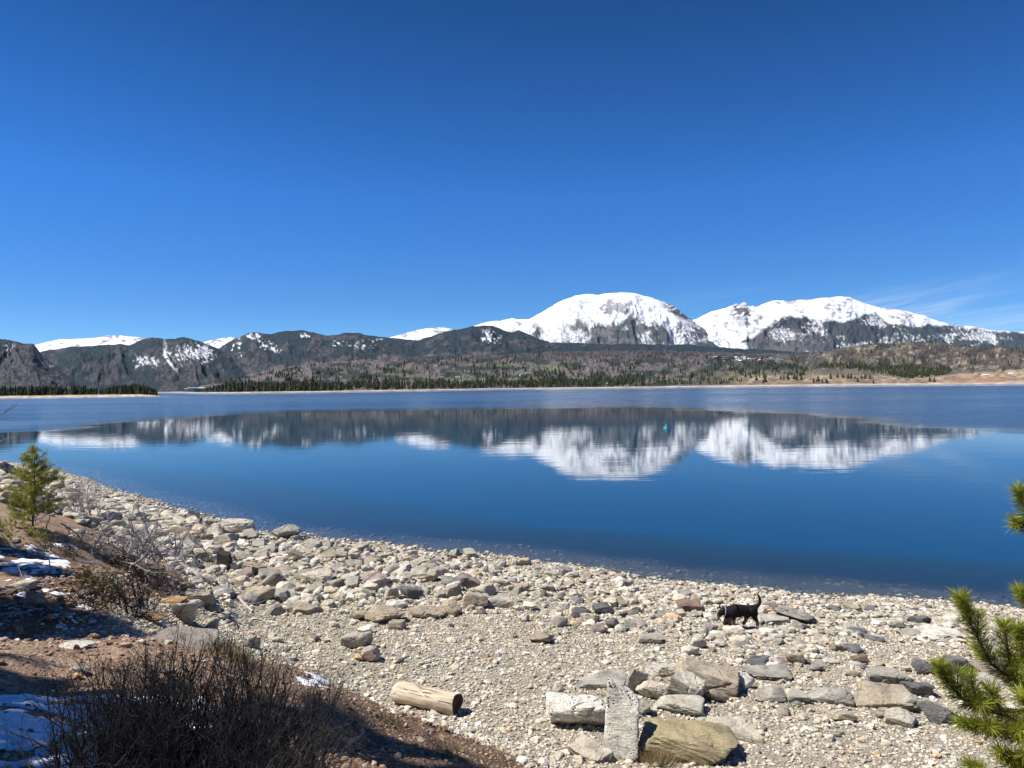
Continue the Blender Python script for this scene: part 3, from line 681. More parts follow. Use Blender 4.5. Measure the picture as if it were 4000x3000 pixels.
# px0, px1, py0, py1 in the photo, colour key, label, options
BO = [
(2134,2362,2690,2868,'w','blocky white boulder peppered with black lichen, left of the upright slab',dict(m='L',boxy=.55,seed=5,under=.7)),
(2350,2500,2672,2974,'w','tall upright white slab speckled with black lichen',dict(m='L',tall=1,boxy=.3,seed=33,depth=.5,n=10,rot=(-.34,-.10,-.34),taper=.36,sharp=18,rough=.10)),
(2232,2388,2842,2984,'c','flat pale slab lying tilted at the foot of the upright white slab',dict(boxy=.6,flat=.42,seed=13,rot=(.30,.18,-.75))),
(2500,2872,2790,2996,'y','big yellowish layered boulder right of the upright slab',dict(boxy=.45,seed=8,lev=5,depth=.62,rot=(0,.12,-.2),rough=.07,n=9)),
(2752,2972,2800,2910,'c','flat pale sandy slab lying right behind the yellow boulder',dict(boxy=.8,flat=.3,seed=15,rot=(.05,.12,-.2))),
(2252,2460,2624,2698,'g','long flat grey slab behind the white lichen boulder',dict(boxy=.5,seed=17,depth=.5,rot=(.1,-.05,.1))),
(2611,2748,2612,2746,'l','smooth grey block standing on edge with a dark right side',dict(boxy=.75,seed=19,depth=.7,rot=(.25,.2,-.5))),
(2485,2610,2652,2746,'c','rounded cream boulder in the middle of the boulder pile',dict(seed=23,rough=.03)),
(2550,2758,2706,2812,'l','grey three sided boulder behind the yellow boulder',dict(seed=25,n=7)),
(2447,2540,2604,2722,'g','dark grey leaning boulder just behind the upright slab',dict(seed=27,boxy=.3,rot=(0,.3,0))),
(2640,2890,2558,2726,'t','largest tan slab at the back of the boulder pile with a shaded front edge',dict(boxy=.65,seed=29,lev=5,depth=.75,rot=(.12,.14,-.25))),
(2748,2852,2674,2750,'t','round brownish boulder in front of the tan back slab',dict(seed=31,n=16,sharp=8,rough=.03)),
(2524,2652,2578,2652,'l','pale angular boulder at the back left of the boulder pile',dict(seed=33,boxy=.3)),
(2460,2545,2716,2804,'g','grey boulder wedged behind the upright slab',dict(seed=35)),
(2865,2948,2618,2698,'w','small white speckled rock right of the boulder pile',dict(m='l',seed=37)),
(2346,2400,2690,2730,'t','small grey stone between lichen boulder and upright slab',dict(seed=39)),
(2962,3074,2672,2748,'g','rounded grey rock at the left end of the front row of boulders',dict(seed=41)),
(3070,3158,2688,2754,'l','pale grey wedge second in the front row of boulders',dict(seed=43,boxy=.5)),
(3154,3340,2670,2768,'g','big smooth grey boulder with grass at its foot',dict(seed=45,lev=5,n=9)),
(3335,3548,2672,2782,'t','wide flat greenish slab in the front row of boulders',dict(seed=47,boxy=.6,flat=.4,rot=(.2,.1,-.15))),
(3368,3540,2592,2712,'g','broad grey flat topped boulder behind the greenish slab',dict(seed=49,boxy=.5)),
(3524,3640,2650,2734,'d','dark grey angular boulder right of the greenish slab',dict(seed=51,boxy=.4)),
(3600,3728,2724,2838,'d','dark rounded boulder next to the pine branch tips',dict(seed=53,n=14,rough=.03)),
(3458,3586,2762,2844,'l','pale grey wedge shaped rock in front of the greenish slab',dict(seed=55,boxy=.4,rot=(.2,.2,-.3))),
(3224,3342,2754,2830,'t','tan rock lying in front of the big smooth grey boulder',dict(seed=57)),
(3418,3470,2758,2812,'l','small pale upright stone below the greenish slab',dict(seed=59)),
(3556,3658,2560,2644,'d','dark grey boulder behind the upper pine branch, left of a twin',dict(seed=61)),
(3680,3812,2546,2652,'d','dark brownish grey boulder behind the upper pine branch, right of a twin',dict(seed=63)),
(3500,3606,2704,2786,'g','grey slab leaning between greenish slab and dark rounded boulder',dict(seed=65,boxy=.5)),
(2900,3096,2602,2664,'g','long low grey slab between boulder pile and front row',dict(seed=67,boxy=.6)),
(3064,3140,2542,2604,'t','squarish yellowish tan rock above the long low grey slab',dict(seed=69,boxy=.4)),
(2990,3076,2562,2608,'p','purplish pink rock beside the squarish tan rock',dict(seed=71)),
(3320,3388,2550,2600,'b','rusty brown rock with a shaded front behind the broad grey boulder',dict(seed=73,boxy=.4)),
(3026,3174,2378,2440,'g','thin grey slab propped up right of the black dog',dict(seed=75,boxy=.8,flat=.25,depth=.55,rot=(-.28,.22,-.45),lift=.12)),
(2950,3078,2386,2444,'l','wide pale slab lying directly behind the dog',dict(seed=77,boxy=.6,flat=.25)),
(3312,3384,2446,2488,'d','small dark shadowed rock in the rubble right of the propped slab',dict(seed=79,boxy=.5)),
(3574,3746,2438,2494,'w','pale furrowed layered rock left of the upper pine branch',dict(seed=81,boxy=.4,rough=.09)),
(3700,3930,2612,2714,'l','wide pale boulder partly hidden by the pine branches',dict(seed=83)),
(1418,1580,2350,2446,'t','large rounded tan boulder on the gravel below the rubble band',dict(seed=85,lev=5,n=14,rough=.03)),
(1362,1430,2378,2430,'t','tan stone touching the left side of the large rounded boulder',dict(seed=87)),
(1520,1586,2416,2464,'t','small tan stone at the lower right foot of the large rounded boulder',dict(seed=89,boxy=.4)),
(1602,1740,2352,2424,'t','tan wedge boulder right of the large rounded boulder',dict(seed=91,n=8)),
(1712,1804,2344,2414,'t','upright tan boulder at the right end of the tan trio',dict(seed=93)),
(1130,1258,2348,2406,'t','flat tan slab with a dark overhang on open gravel',dict(seed=95,boxy=.5,rot=(.1,.08,-.1))),
(940,1076,2278,2368,'t','rounded mossy tan boulder beside the end of the dead branch',dict(seed=97,lev=5,n=18,sharp=9,rough=.025)),
(1062,1160,2298,2354,'g','blocky brown grey rock right of the mossy boulder',dict(seed=99,boxy=.7)),
(1334,1454,2462,2542,'g','lone square grey block sitting on open gravel',dict(seed=101,boxy=.7,depth=.6)),
(956,1014,2480,2538,'g','pointed grey stone on gravel near the grass tuft',dict(seed=103,n=7)),
(1056,1108,2480,2512,'c','small pale flat stone on the gravel right of the pointed stone',dict(seed=105)),
(800,858,2404,2466,'l','whitish grey rock above the flat bedrock of the terrace',dict(seed=107,n=8)),
(868,1000,2020,2104,'l','tall pale boulder at the waterline, biggest on the left shore',dict(seed=109,lev=5,n=8)),
(806,914,2082,2156,'t','large smooth tan boulder in front of the tall waterline boulder',dict(seed=111,n=14,rough=.03)),
(1022,1176,2038,2112,'g','rugged grey boulder at the waterline with a dark notch',dict(seed=113,lev=5,rough=.10)),
(842,906,2156,2236,'k','black charred looking stump shaped rock',dict(seed=115,boxy=.4,tall=1)),
(944,1042,2188,2252,'t','brown boulder with a deep dark underside near the charred rock',dict(seed=117,boxy=.3,rot=(.2,.2,0))),
(1046,1148,2204,2256,'t','tan boulder with dark hollows right of the brown boulder',dict(seed=119,rough=.09)),
(1178,1296,2228,2288,'c','angular white slab glaring in the rubble band',dict(seed=121,boxy=.4,rot=(.2,0,.3))),
(1410,1520,2224,2282,'p','pinkish boulder in the middle of the rubble band',dict(seed=123)),
(1502,1560,2290,2348,'l','pale upright block above the large rounded boulder',dict(seed=125,boxy=.4)),
(1258,1358,2316,2352,'t','low tan ledge shaped slab above the open gravel',dict(seed=127,boxy=.7)),
(2070,2164,2464,2520,'t','isolated yellow tan stone with a sharp shadow on the gravel',dict(seed=129,n=9)),
(2154,2220,2402,2454,'g','round dark grey cobble at the edge of the gravel',dict(seed=131,n=18,sharp=8,rough=.03)),
(2312,2374,2430,2478,'p','dull pink cobble at the lower edge of the rubble',dict(seed=133,n=14)),
(2486,2590,2472,2518,'g','flat grey pointed stone below the rubble band',dict(seed=135,boxy=.3)),
(2645,2740,2336,2396,'b','dark brown layered boulder left of the dog head',dict(seed=137,boxy=.4,rough=.08)),
(2310,2392,2352,2404,'d','dark slanted boulder in the middle of the rubble',dict(seed=139,boxy=.4,rot=(.2,.2,.4))),
(2754,2810,2434,2480,'p','rose pink round rock just below the dog head',dict(seed=141,n=18,sharp=9,rough=.03)),
(2692,2758,2480,2537,'l','pale blue grey pointed rock below the pink rock',dict(seed=143,n=8)),
(1812,1906,2310,2384,'t','tan grey block at the right of the tan trio',dict(seed=145,boxy=.4)),
(1900,1994,2326,2378,'g','brownish grey block beside the tan grey block',dict(seed=147,boxy=.5)),
(2362,2420,2404,2460,'g','squat grey cobble right of the dull pink cobble',dict(seed=149)),
(660,780,2072,2134,'t','pair forming tan boulder above the dead brush, upper left of the tall boulder',dict(seed=151)),
(692,772,2138,2214,'g','grey rounded boulder right of the dead grey brush',dict(seed=153)),
(652,780,2342,2446,'l','large blue grey squared boulder beside the dead branch',dict(seed=155,lev=5,boxy=.5,m='l')),
(720,840,2296,2374,'t','layered tan boulder under the dead branch',dict(seed=157,boxy=.4)),
(620,724,2324,2382,'o','orange tan angular boulder left of the squared grey boulder',dict(seed=159,boxy=.4)),
(665,762,2048,2096,'t','low tan boulder near the waterline left of the smooth boulder',dict(seed=161)),
(896,984,2142,2202,'l','pale boulder right above the charred rock',dict(seed=163)),
(290,392,2002,2052,'l','pale rock peeping out behind the pine sapling',dict(seed=165)),
(-20,48,1806,1866,'d','dark rounded rock at the left edge of the shore',dict(seed=167)),
(802,870,2356,2396,'t','egg shaped tan cobble under the tip of the dead branch',dict(seed=169,n=20,sharp=8,rough=.02)),
(210,378,2482,2540,'w','white rock spotted with dark lichen on the brown terrace',dict(m='l',seed=171)),
(274,352,2594,2642,'g','greenish grey round rock on the terrace behind the dark twigs',dict(seed=173,n=16)),
(282,324,2628,2656,'o','small orange stone leaning on the greenish rock',dict(seed=175)),
(106,170,2314,2378,'t','tan block half sunk in the snowy slope',dict(seed=177,boxy=.5)),
(36,144,2256,2310,'c','flat cream stone on the snowy slope',dict(seed=179,boxy=.5,flat=.35)),
(560,640,2385,2440,'o','yellowish boulder left of the orange angular boulder',dict(seed=181)),
(480,600,2378,2420,'t','tan boulder in the shade of the dead twigs',dict(seed=183)),
(905,968,2250,2300,'l','pale boulder hidden behind the dead branch twigs',dict(seed=185)),
]
mats_ = {'L': m_lichen, 'l': m_lich2, None: m_rock}
for i, (a0, a1, b0, b1, ck, label, o) in enumerate(BO):
    w = a1-a0; hpx = b1-b0; cx = (a0+a1)/2
    p = hit(cx, b1-.06*hpx); s = p[1]/FPX
    Wd = w*s; Dp = w*s*o.get('depth', .72)
    if o.get('tall'): Dp = min(Dp, Wd*.75); H = hpx*s*.98
    else: H = max(.36*hpx*s, (hpx-(b1-hor(cx))/FPX*w*o.get('depth', .72)*.8)*s)
    if 'flat' in o: H = Wd*o['flat']*.8
    cy = p[1]+Dp*.42; gx_ = p[0]*cy/p[1]; gz_ = min(float(zg(np.array(gx_), np.array(cy))), float(p[2])+.12)
    lev = 5 if w > 95 else 4
    me = rock_mesh(o['seed'], lev, mats_[o.get('m')], n=o.get('n', 11), fx=(4 if lev == 5 else 2)*(0 if o.get('sharp') else 1), taper=o.get('taper', 0), strata=o.get('strata', 1.0), under=o.get('under', .25 if not o.get('tall') and 'flat' not in o else 0), sharp=o.get('sharp', 34), rough=o.get('rough', .05), boxy=o.get('boxy', 0.0))
    c = np.array(ROCKCOL[ck])*np.random.default_rng(i).uniform(.9, 1.08)
    rock('boulder', me, (gx_, cy, gz_+H*.39+o.get('lift', 0)), (Wd*1.04, Dp, H*1.22), o.get('rot', (0, 0, 0)), c, label, 'boulder')
# flat bedrock on the terrace rim
p = hit(690, 2512)
o = rock('bedrock_slab', rock_mesh(301, 5, m_lich2, n=9, rough=.07, boxy=.5), (p[0], p[1]+.15, p[2]-.075), (1.0, .5, .2), (.1, .04, -.22), (.27, .235, .20), 'flat streaked bedrock slab set into the brown terrace rim', 'rock')

# individual rocks of the rubble band: shared meshes, own size, turn and tone
RM = [rock_mesh(400+i, 3, m_rock, n=8+i % 4, sharp=60, rough=.04, fx=2, boxy=(.5 if i % 3 == 0 else .15)) for i in range(22)]
ZN = [('angular rock in the rubble left of the tall waterline boulder', 'rocks of the left shore', 0, 640, 44, (34, 74), (.25, 1.0)),
      ('angular rock in the rubble between the dead branch and the tall waterline boulder', 'rocks round the tall boulder', 640, 1120, 48, (48, 104), (.0, .75)),
      ('grey or tan rock in the rubble band above the open gravel', 'rocks of the middle rubble', 1090, 1900, 64, (44, 96), (.04, .8)),
      ('grey rock in the rubble between the waterline and the isolated tan stone', 'rocks left of the dog', 1900, 2760, 46, (38, 80), (.06, .85)),
      ('flattish rock in the rubble between the propped slab and the front row of boulders', 'rocks right of the dog', 2960, 4060, 58, (38, 96), (.08, .95))]
wl = curve(sh_px); lowb = curve([(0,1960),(250,2010),(640,2210),(1120,2400),(1900,2400),(2300,2470),(2760,2520),(3000,2640),(4100,2700)])
r = np.random.default_rng(91)
pal = [ROCKCOL[k] for k in 'glglltgctglcgtd']+[(.33, .26, .23)]
for label, grp, x0, x1, n, (w0, w1), (f0, f1) in ZN:
    for k in range(n):
        px = r.uniform(x0, x1); f = r.uniform(f0, f1); py = wl(px)+(lowb(px)-wl(px))*f
        p = hit(px, py); s = p[1]/FPX; w = r.uniform(w0, w1)*(.75+.4*f)*s
        h = w*r.uniform(.42, .72)*(.62 if x0 > 2900 else 1); d = w*r.uniform(.6, 1.0)
        rock('rock', RM[r.integers(22)], (p[0], p[1]+d*.3, p[2]+h*.26), (w, d, h), (r.uniform(-.3, .3), r.uniform(-.3, .3), r.uniform(0, 6.28)), np.array(pal[r.integers(len(pal))])*r.uniform(.82, 1.12), label, 'rock', grp)

# ------------------------------------------------------------------ rubble and gravel masses
def scatter(name, label, pos, size, flat, cols, levels, seed, mat, tilt=.5, nt=14, embed=.25):
    r = np.random.default_rng(seed); VV = []; FF = []; CC = []; off = 0
    T = {L: [rock_shape(700+seed*50+i+L*17, L, n=7 + i % 4, sharp=70, rough=.02 if L > 1 else .0, boxy=.45*(i % 2)) for i in range(nt)] for L in set(levels.tolist())}
    for L in T:
        for ti in range(nt):
            idx = np.where((levels == L) & ((np.arange(len(pos)) % nt) == ti))[0]
            if not len(idx): continue
            V, F = T[L][ti]; m = len(idx)
            sc = np.stack([r.uniform(.85, 1.35, m), r.uniform(.7, 1.1, m), flat[idx]*r.uniform(.75, 1.25, m)], -1)*size[idx][:, None]
            Q = V[None]*sc[:, None]
            a = r.normal(0, tilt*.5, m); Q = np.stack([Q[..., 0], Q[..., 1]*np.cos(a)[:, None]-Q[..., 2]*np.sin(a)[:, None], Q[..., 1]*np.sin(a)[:, None]+Q[..., 2]*np.cos(a)[:, None]], -1)
            a = r.uniform(0, 6.283, m); Q = np.stack([Q[..., 0]*np.cos(a)[:, None]-Q[..., 1]*np.sin(a)[:, None], Q[..., 0]*np.sin(a)[:, None]+Q[..., 1]*np.cos(a)[:, None], Q[..., 2]], -1)
            Q = Q+pos[idx][:, None]+np.array((0, 0, 1.))*(sc[:, 2]*(.5-embed))[:, None, None]
            VV.append(Q.reshape(-1, 3)); FF.append((F[None]+(off+np.arange(m)*len(V))[:, None, None]).reshape(-1, 3)); off += m*len(V)
            CC.append(np.repeat(cols[idx], len(V), 0))
    o = mesh_np(name, np.concatenate(VV), np.concatenate(FF), mat, col=np.concatenate(CC), smooth=False)
    return tag(o, label, kind='stuff')
PAL = np.array([(.46,.425,.35),(.38,.352,.295),(.29,.272,.235),(.47,.42,.33),(.42,.36,.27),(.19,.19,.19),(.39,.315,.27),(.45,.33,.20),(.52,.49,.42),(.33,.29,.23)])
def colours(n, r, w, tone=1.0):
    c = PAL[r.choice(len(PAL), n, p=np.array(w)/sum(w))]*r.uniform(.75, 1.18, (n, 1)); return c*tone
r = np.random.default_rng(33)
seg = np.hypot(*np.diff(SH, axis=0).T)
def along(n, xmin, xmax, d):
    i0 = np.searchsorted(SH[:, 0], xmin); i1 = np.searchsorted(SH[:, 0], xmax)
    xs = np.linspace(xmin, xmax, 4000); ys = shore_y(xs); L = np.r_[0, np.cumsum(np.hypot(np.diff(xs), np.diff(ys)))]
    s = r.uniform(0, L[-1], n); x = np.interp(s, L, xs); y = shore_y(x)
    e = .8; tx = 2*e; ty = shore_y(x+e)-shore_y(x-e); q = np.hypot(tx, ty)
    return x+ty/q*d, y-tx/q*d
n = 36000; d = r.uniform(-3.2, 12.5, n); x, y = along(n, -66, 24, d); d = shore_d(x, y); b = bank(x, y)
dist = np.hypot(x, y); px_, py_ = proj(np.stack([x, y, zg(x, y)], -1))
frac = (py_-wl(px_))/(lowb(px_)-wl(px_))
dens = np.where(frac > 0, 1-sstep(.82, 1.12, frac)*.965, 1-.25*sstep(-1.5, -4, d))
patch = fbm(x*.5, y*.5, 3, 61); dens = dens*np.where((px_ > 1900) & (frac > .3), sstep(.36, .50, patch)*.75+.25, 1)
dens = np.where((b > .5) & (y < 17.5), np.where((x > -8.2) & (y > 10), .75, .05), dens)
dens = np.where((px_ < 900) & (frac > .6) & (frac < 1.5) & (x > -8.6) & (y > 11.5), np.maximum(dens, .8), dens)
fd_ = hit(2890, 2450); dens = np.where((np.hypot((x-fd_[0])/.75, (y-fd_[1]-.1)/.6) < 1), dens*.25, dens); dens = np.where(d < -.8, dens*.35, dens)
keep = (r.random(n) < dens) & (dist < 95) & (px_ > -700) & (px_ < 4700)
x, y, d, dist, frac, px_ = [v[keep] for v in (x, y, d, dist, frac, px_)]
n = len(x)
size = np.clip(np.exp(r.normal(np.log(.125), .5, n)), .045, .36)*np.interp(px_, [0, 600, 1200, 1900, 4000], [2.2, 1.7, 1.25, 1.0, 1.05])
size = np.where(frac < .12, np.minimum(size, .2), size); size = np.maximum(size, dist*.0035)
flat = np.interp(px_, [0, 1500, 2800, 4000], [.62, .66, .52, .42])
z = zg(x, y)+np.where(frac > 0, r.uniform(-.01, .05, n), -.03)
scatter('rubble', 'countless loose stones of the rubble band along the waterline', np.stack([x, y, z], -1), size, flat, colours(n, r, [5,4,2.4,5,3.2,1.0,.6,.6,3.6,1.2], 1.24), np.where(dist < 42, 2, 1), 1, m_stone, .6)
# pebbles of the open gravel
n = 185000; x = r.uniform(-11, 19, n); y = 6.8+21.4*r.random(n)**1.2
d = shore_d(x, y); b = bank(x, y); px_, py_ = proj(np.stack([x, y, zg(x, y)], -1))
s_ = soil(x, y, b)
keep = (d > -.6) & (px_ > -60) & (px_ < 5600) & (py_ < 3700) & (r.random(n) > s_*.985)
x, y = x[keep], y[keep]; n = len(x); dist = np.hypot(x, y)
size = np.clip(np.exp(r.normal(np.log(.036), .42, n)), .018, .11); size = np.maximum(size, dist*.0019)
big = r.random(n) < .012; size = np.where(big, r.uniform(.08, .17, n), size)
scatter('gravel', 'pale beach gravel of small pebbles between log and rubble', np.stack([x, y, zg(x, y)], -1), size, np.full(n, .62), colours(n, r, [4,2.2,1.2,8,6,.9,1.2,1.4,6.5,1.6], 1.32), np.where((dist < 13) & (size > .04), 2, 1), 2, m_stone, .7)
# clods and grit on the earth bank
n = 34000; x = r.uniform(-9, 3, n); y = r.uniform(2.6, 17.5, n); s_ = soil(x, y); px_, py_ = proj(np.stack([x, y, zg(x, y)], -1))
keep = (s_ > .5) & (px_ > -60) & (px_ < 2500) & (py_ < 3100); x, y = x[keep], y[keep]; n = len(x)
size = np.clip(np.exp(r.normal(np.log(.021), .5, n)), .008, .10); far = np.hypot(x, y) > 9.5; size = np.where(far, size*2.0, size)
cc = np.array([(.40,.28,.19),(.33,.22,.15),(.22,.145,.10),(.46,.36,.26),(.40,.36,.31),(.45,.29,.20)])[r.choice(6, n, p=[.28,.27,.2,.1,.07,.08])]*r.uniform(.75, 1.2, (n, 1))
scatter('grit', 'small brown stones and clods strewn over the earth bank', np.stack([x, y, zg(x, y)], -1), size, np.full(n, .6), cc, np.ones(n, int), 3, m_stone, .6)
# ------------------------------------------------------------------ twigs, needles, grass
class Tubes:
    def __init__(self): self.V = []; self.F = []; self.n = 0
    def add(self, pts, rad, sides=4):
        pts = np.asarray(pts, float); m = len(pts); rad = np.broadcast_to(np.asarray(rad, float), (m,))
        d = np.gradient(pts, axis=0); d /= np.linalg.norm(d, axis=1)[:, None]+1e-9
        up = np.where(np.abs(d[:, 2:3]) > .9, np.array([[1., 0, 0]]), np.array([[0, 0, 1.]]))
        a = np.cross(d, up); a /= np.linalg.norm(a, axis=1)[:, None]+1e-9; b = np.cross(d, a)
        th = np.arange(sides)*2*np.pi/sides
        ring = a[:, None]*np.cos(th)[None, :, None]+b[:, None]*np.sin(th)[None, :, None]
        self.V.append((pts[:, None]+ring*rad[:, None, None]).reshape(-1, 3))
        i = np.arange(m*sides).reshape(m, sides); j = np.roll(i, -1, 1)
        f = np.stack([i[:-1], j[:-1], j[1:], i[1:]], -1).reshape(-1, 4)+self.n
        self.F.append(f); self.n += m*sides
    def build(self, name, mat, parent=None): return mesh_np(name, np.concatenate(self.V), np.concatenate(self.F), mat, parent, smooth=True)
def nrm_(v): return v/(np.linalg.norm(v)+1e-9)
def limb(T, r, p, d, L, rad, n=7, wander=.25, lift=0.0, sides=4, tip=.25):
    """a wandering twig; returns its points and directions"""
    pts = [np.array(p, float)]; ds = [nrm_(np.array(d, float))]
    for i in range(n):
        q = nrm_(ds[-1]+r.normal(size=3)*wander+np.array((0, 0, lift)))
        pts.append(pts[-1]+q*L/n); ds.append(q)
    T.add(pts, np.linspace(rad, rad*tip, n+1), sides); return np.array(pts), np.array(ds)
def twiggy(T, r, p, d, L, rad, level, kids, wander=.22, lift=.02, spread=.8, klen=.5, first=.25, sides=4):
    pts, ds = limb(T, r, p, d, L, rad, 7, wander, lift, sides)
    if level > 0:
        for k in range(kids):
            f = first+(1-first)*(k+r.random())/kids; i = min(int(f*7), 6)
            q = nrm_(ds[i]+r.normal(size=3)*spread); s = rad*(1-f*.7)*.6
            twiggy(T, r, pts[i]+(pts[i+1]-pts[i])*(f*7-i), q, L*klen*r.uniform(.6, 1.2)*(1.1-.5*f), max(s, .0011), level-1, max(2, int(kids*.6)), wander*1.1, lift, spread, klen, first, 3)
def leaf_mat(name, c, var=.35, trans=.35):
    m, t = new_mat(name)
    nz = t.noise(t.pos, 9, 3).outputs[0]
    cc = t.mix(1.0, c, t.ramp(nz, [(.3, (1-var, 1-var, 1-var)), (.7, (1+var, 1+var*.8, 1))]), 'MULTIPLY')
    a = t.n('ShaderNodeBsdfPrincipled', {'Base Color': cc, 'Roughness': .5, 'Specular IOR Level': .35}); b = t.n('ShaderNodeBsdfTranslucent', {'Color': cc})
    x = t.n('ShaderNodeMixShader', {0: trans, 1: a.outputs[0], 2: b.outputs[0]}); t.t.links.new(x.outputs[0], t.out.inputs[0]); return m
def blades(base, d, length, width, r):
    """thin tapering blades: three faces-wide diamonds, as arrays"""
    n = len(base); side = np.cross(d, r.normal(size=(n, 3))); side /= np.linalg.norm(side, axis=1)[:, None]+1e-9
    L = np.broadcast_to(length, (n,))[:, None]; w = np.broadcast_to(width, (n,))[:, None]
    mid = base+d*L*.45; V = np.stack([base, mid+side*w*.5, base+d*L, mid-side*w*.5], 1).reshape(-1, 3)
    return V, np.arange(n*4).reshape(n, 4)
def needle_set(r, pts, per, length, width, fwd=.7, tipmore=1.0):
    """needles standing round a shoot given as a polyline"""
    pts = np.asarray(pts, float); seg = np.linalg.norm(np.diff(pts, axis=0), axis=1); s = np.r_[0, np.cumsum(seg)]; n = max(6, int(per*s[-1]))
    u = s[-1]*r.random(n)**(1/tipmore); i = np.clip(np.searchsorted(s, u)-1, 0, len(seg)-1); f = ((u-s[i])/seg[i])[:, None]
    b = pts[i]*(1-f)+pts[i+1]*f; d = (pts[i+1]-pts[i])/seg[i][:, None]
    q = r.normal(size=(n, 3)); q -= d*(q*d).sum(1)[:, None]; q /= np.linalg.norm(q, axis=1)[:, None]
    dd = q+d*fwd*r.uniform(.5, 1.6, n)[:, None]; dd /= np.linalg.norm(dd, axis=1)[:, None]
    return blades(b, dd, length*r.uniform(.65, 1.1, n), width, r)
class Bag:
    def __init__(self): self.V = []; self.F = []; self.n = 0
    def add(self, vf): self.V.append(vf[0]); self.F.append(vf[1]+self.n); self.n += len(vf[0])
    def build(self, name, mat, parent=None): return mesh_np(name, np.concatenate(self.V), np.concatenate(self.F), mat, parent)
G = lambda x, y: float(zg(np.array(float(x)), np.array(float(y))))
m_dark = simple_mat('dark_twig_bark', (.014, .0135, .015), .75, .4, 30, spec=.3)
m_greytw = simple_mat('grey_twig_bark', (.080, .070, .066), .8, .4, 30)
m_dead = simple_mat('bleached_dead_wood', (.40, .37, .335), .85, .3, 20)
m_dead2 = simple_mat('grey_dead_twigs', (.30, .28, .265), .85, .35, 20)
m_bark = simple_mat('pine_bark', (.105, .070, .048), .9, .4, 25, .4)
m_need = leaf_mat('pine_needles', (.30, .335, .042)); m_need2 = leaf_mat('sapling_needles', (.30, .32, .05)); m_need3 = leaf_mat('dark_pine_needles', (.035, .055, .018))
m_jun = leaf_mat('golden_juniper', (.13, .115, .022)); m_grass = leaf_mat('dry_grass', (.33, .27, .16), .3, .3); m_ggreen = leaf_mat('green_grass', (.13, .17, .05), .3, .3)

# dark leafless shrub in the foreground, and the greyer one leaning out of it
r = np.random.default_rng(71)
def shrub(name, label, mat, stems, seed, kids=6, rad=(.004, .0075), level=2, spread=.55, klen=.42):
    T = Tubes(); r = np.random.default_rng(seed); c = np.mean([s[0] for s in stems], axis=0)
    for p, d, L in stems: twiggy(T, r, p, d, L, r.uniform(*rad), level, kids, .10, .04, spread, klen, .3)
    o = empty(name, (0, 0, 0), label, 'shrub'); b = T.build('stems', mat, o)
    o.location = c.tolist(); b.location = (-c).tolist(); return o
st = []
for i in range(400):
    x = r.uniform(-1.85, -1.05); y = r.uniform(2.75, 3.8); L = r.uniform(.42, .76)*(1-.25*abs(x+1.35))
    st.append((np.array((x, y, G(x, y)-.03)), np.array((r.normal(.08+(x+1.35)*.35, .22), r.normal(0, .2), 1)), L))
for i in range(26):                                           # low boughs reaching left
    x = r.uniform(-1.6, -1.1); y = r.uniform(2.8, 3.3); a = r.uniform(2.5, 3.6)
    st.append((np.array((x, y, G(x, y)-.02)), np.array((math.cos(a), math.sin(a)*.6+.2, r.uniform(.12, .5))), r.uniform(.5, .95)))
shrub('leafless_shrub', 'dark leafless shrub with a thicket of upright twigs in snowy shade', m_dark, st, 72, 7)
st = []
for i in range(170):
    x = r.uniform(-1.25, -.98); y = r.uniform(2.7, 3.5); L = r.uniform(.26, .46)
    st.append((np.array((x, y, G(x, y)-.03)), np.array((r.normal(.26, .2), r.normal(0, .2), 1)), L))
shrub('leafless_shrub', 'greyer fine twigged leafless shrub leaning right over the dark earth', m_greytw, st, 73, 7, (.0025, .005))
p0 = hit(545, 2400); st = []
for i in range(60): st.append((p0+np.array((r.normal(0, .22), r.normal(0, .2), -.05)), np.array((r.normal(0, .7), r.normal(0, .4), 1)), r.uniform(.5, 1.0)))
shrub('leafless_shrub', 'dark spreading leafless bush in the shaded hollow behind the terrace', m_dark, st, 74, 6, (.006, .011), 1, .7)
p0 = hit(330, 2025); st = []
for i in range(26): st.append((p0+np.array((r.normal(0, .2), r.normal(0, .2), -.05)), np.array((r.normal(0, .28), r.normal(0, .25), 1)), r.uniform(.9, 1.7)))
shrub('leafless_shrub', 'thin upright bleached shrub standing right of the pine sapling', m_dead, st, 75, 7, (.010, .018), 2, .5)
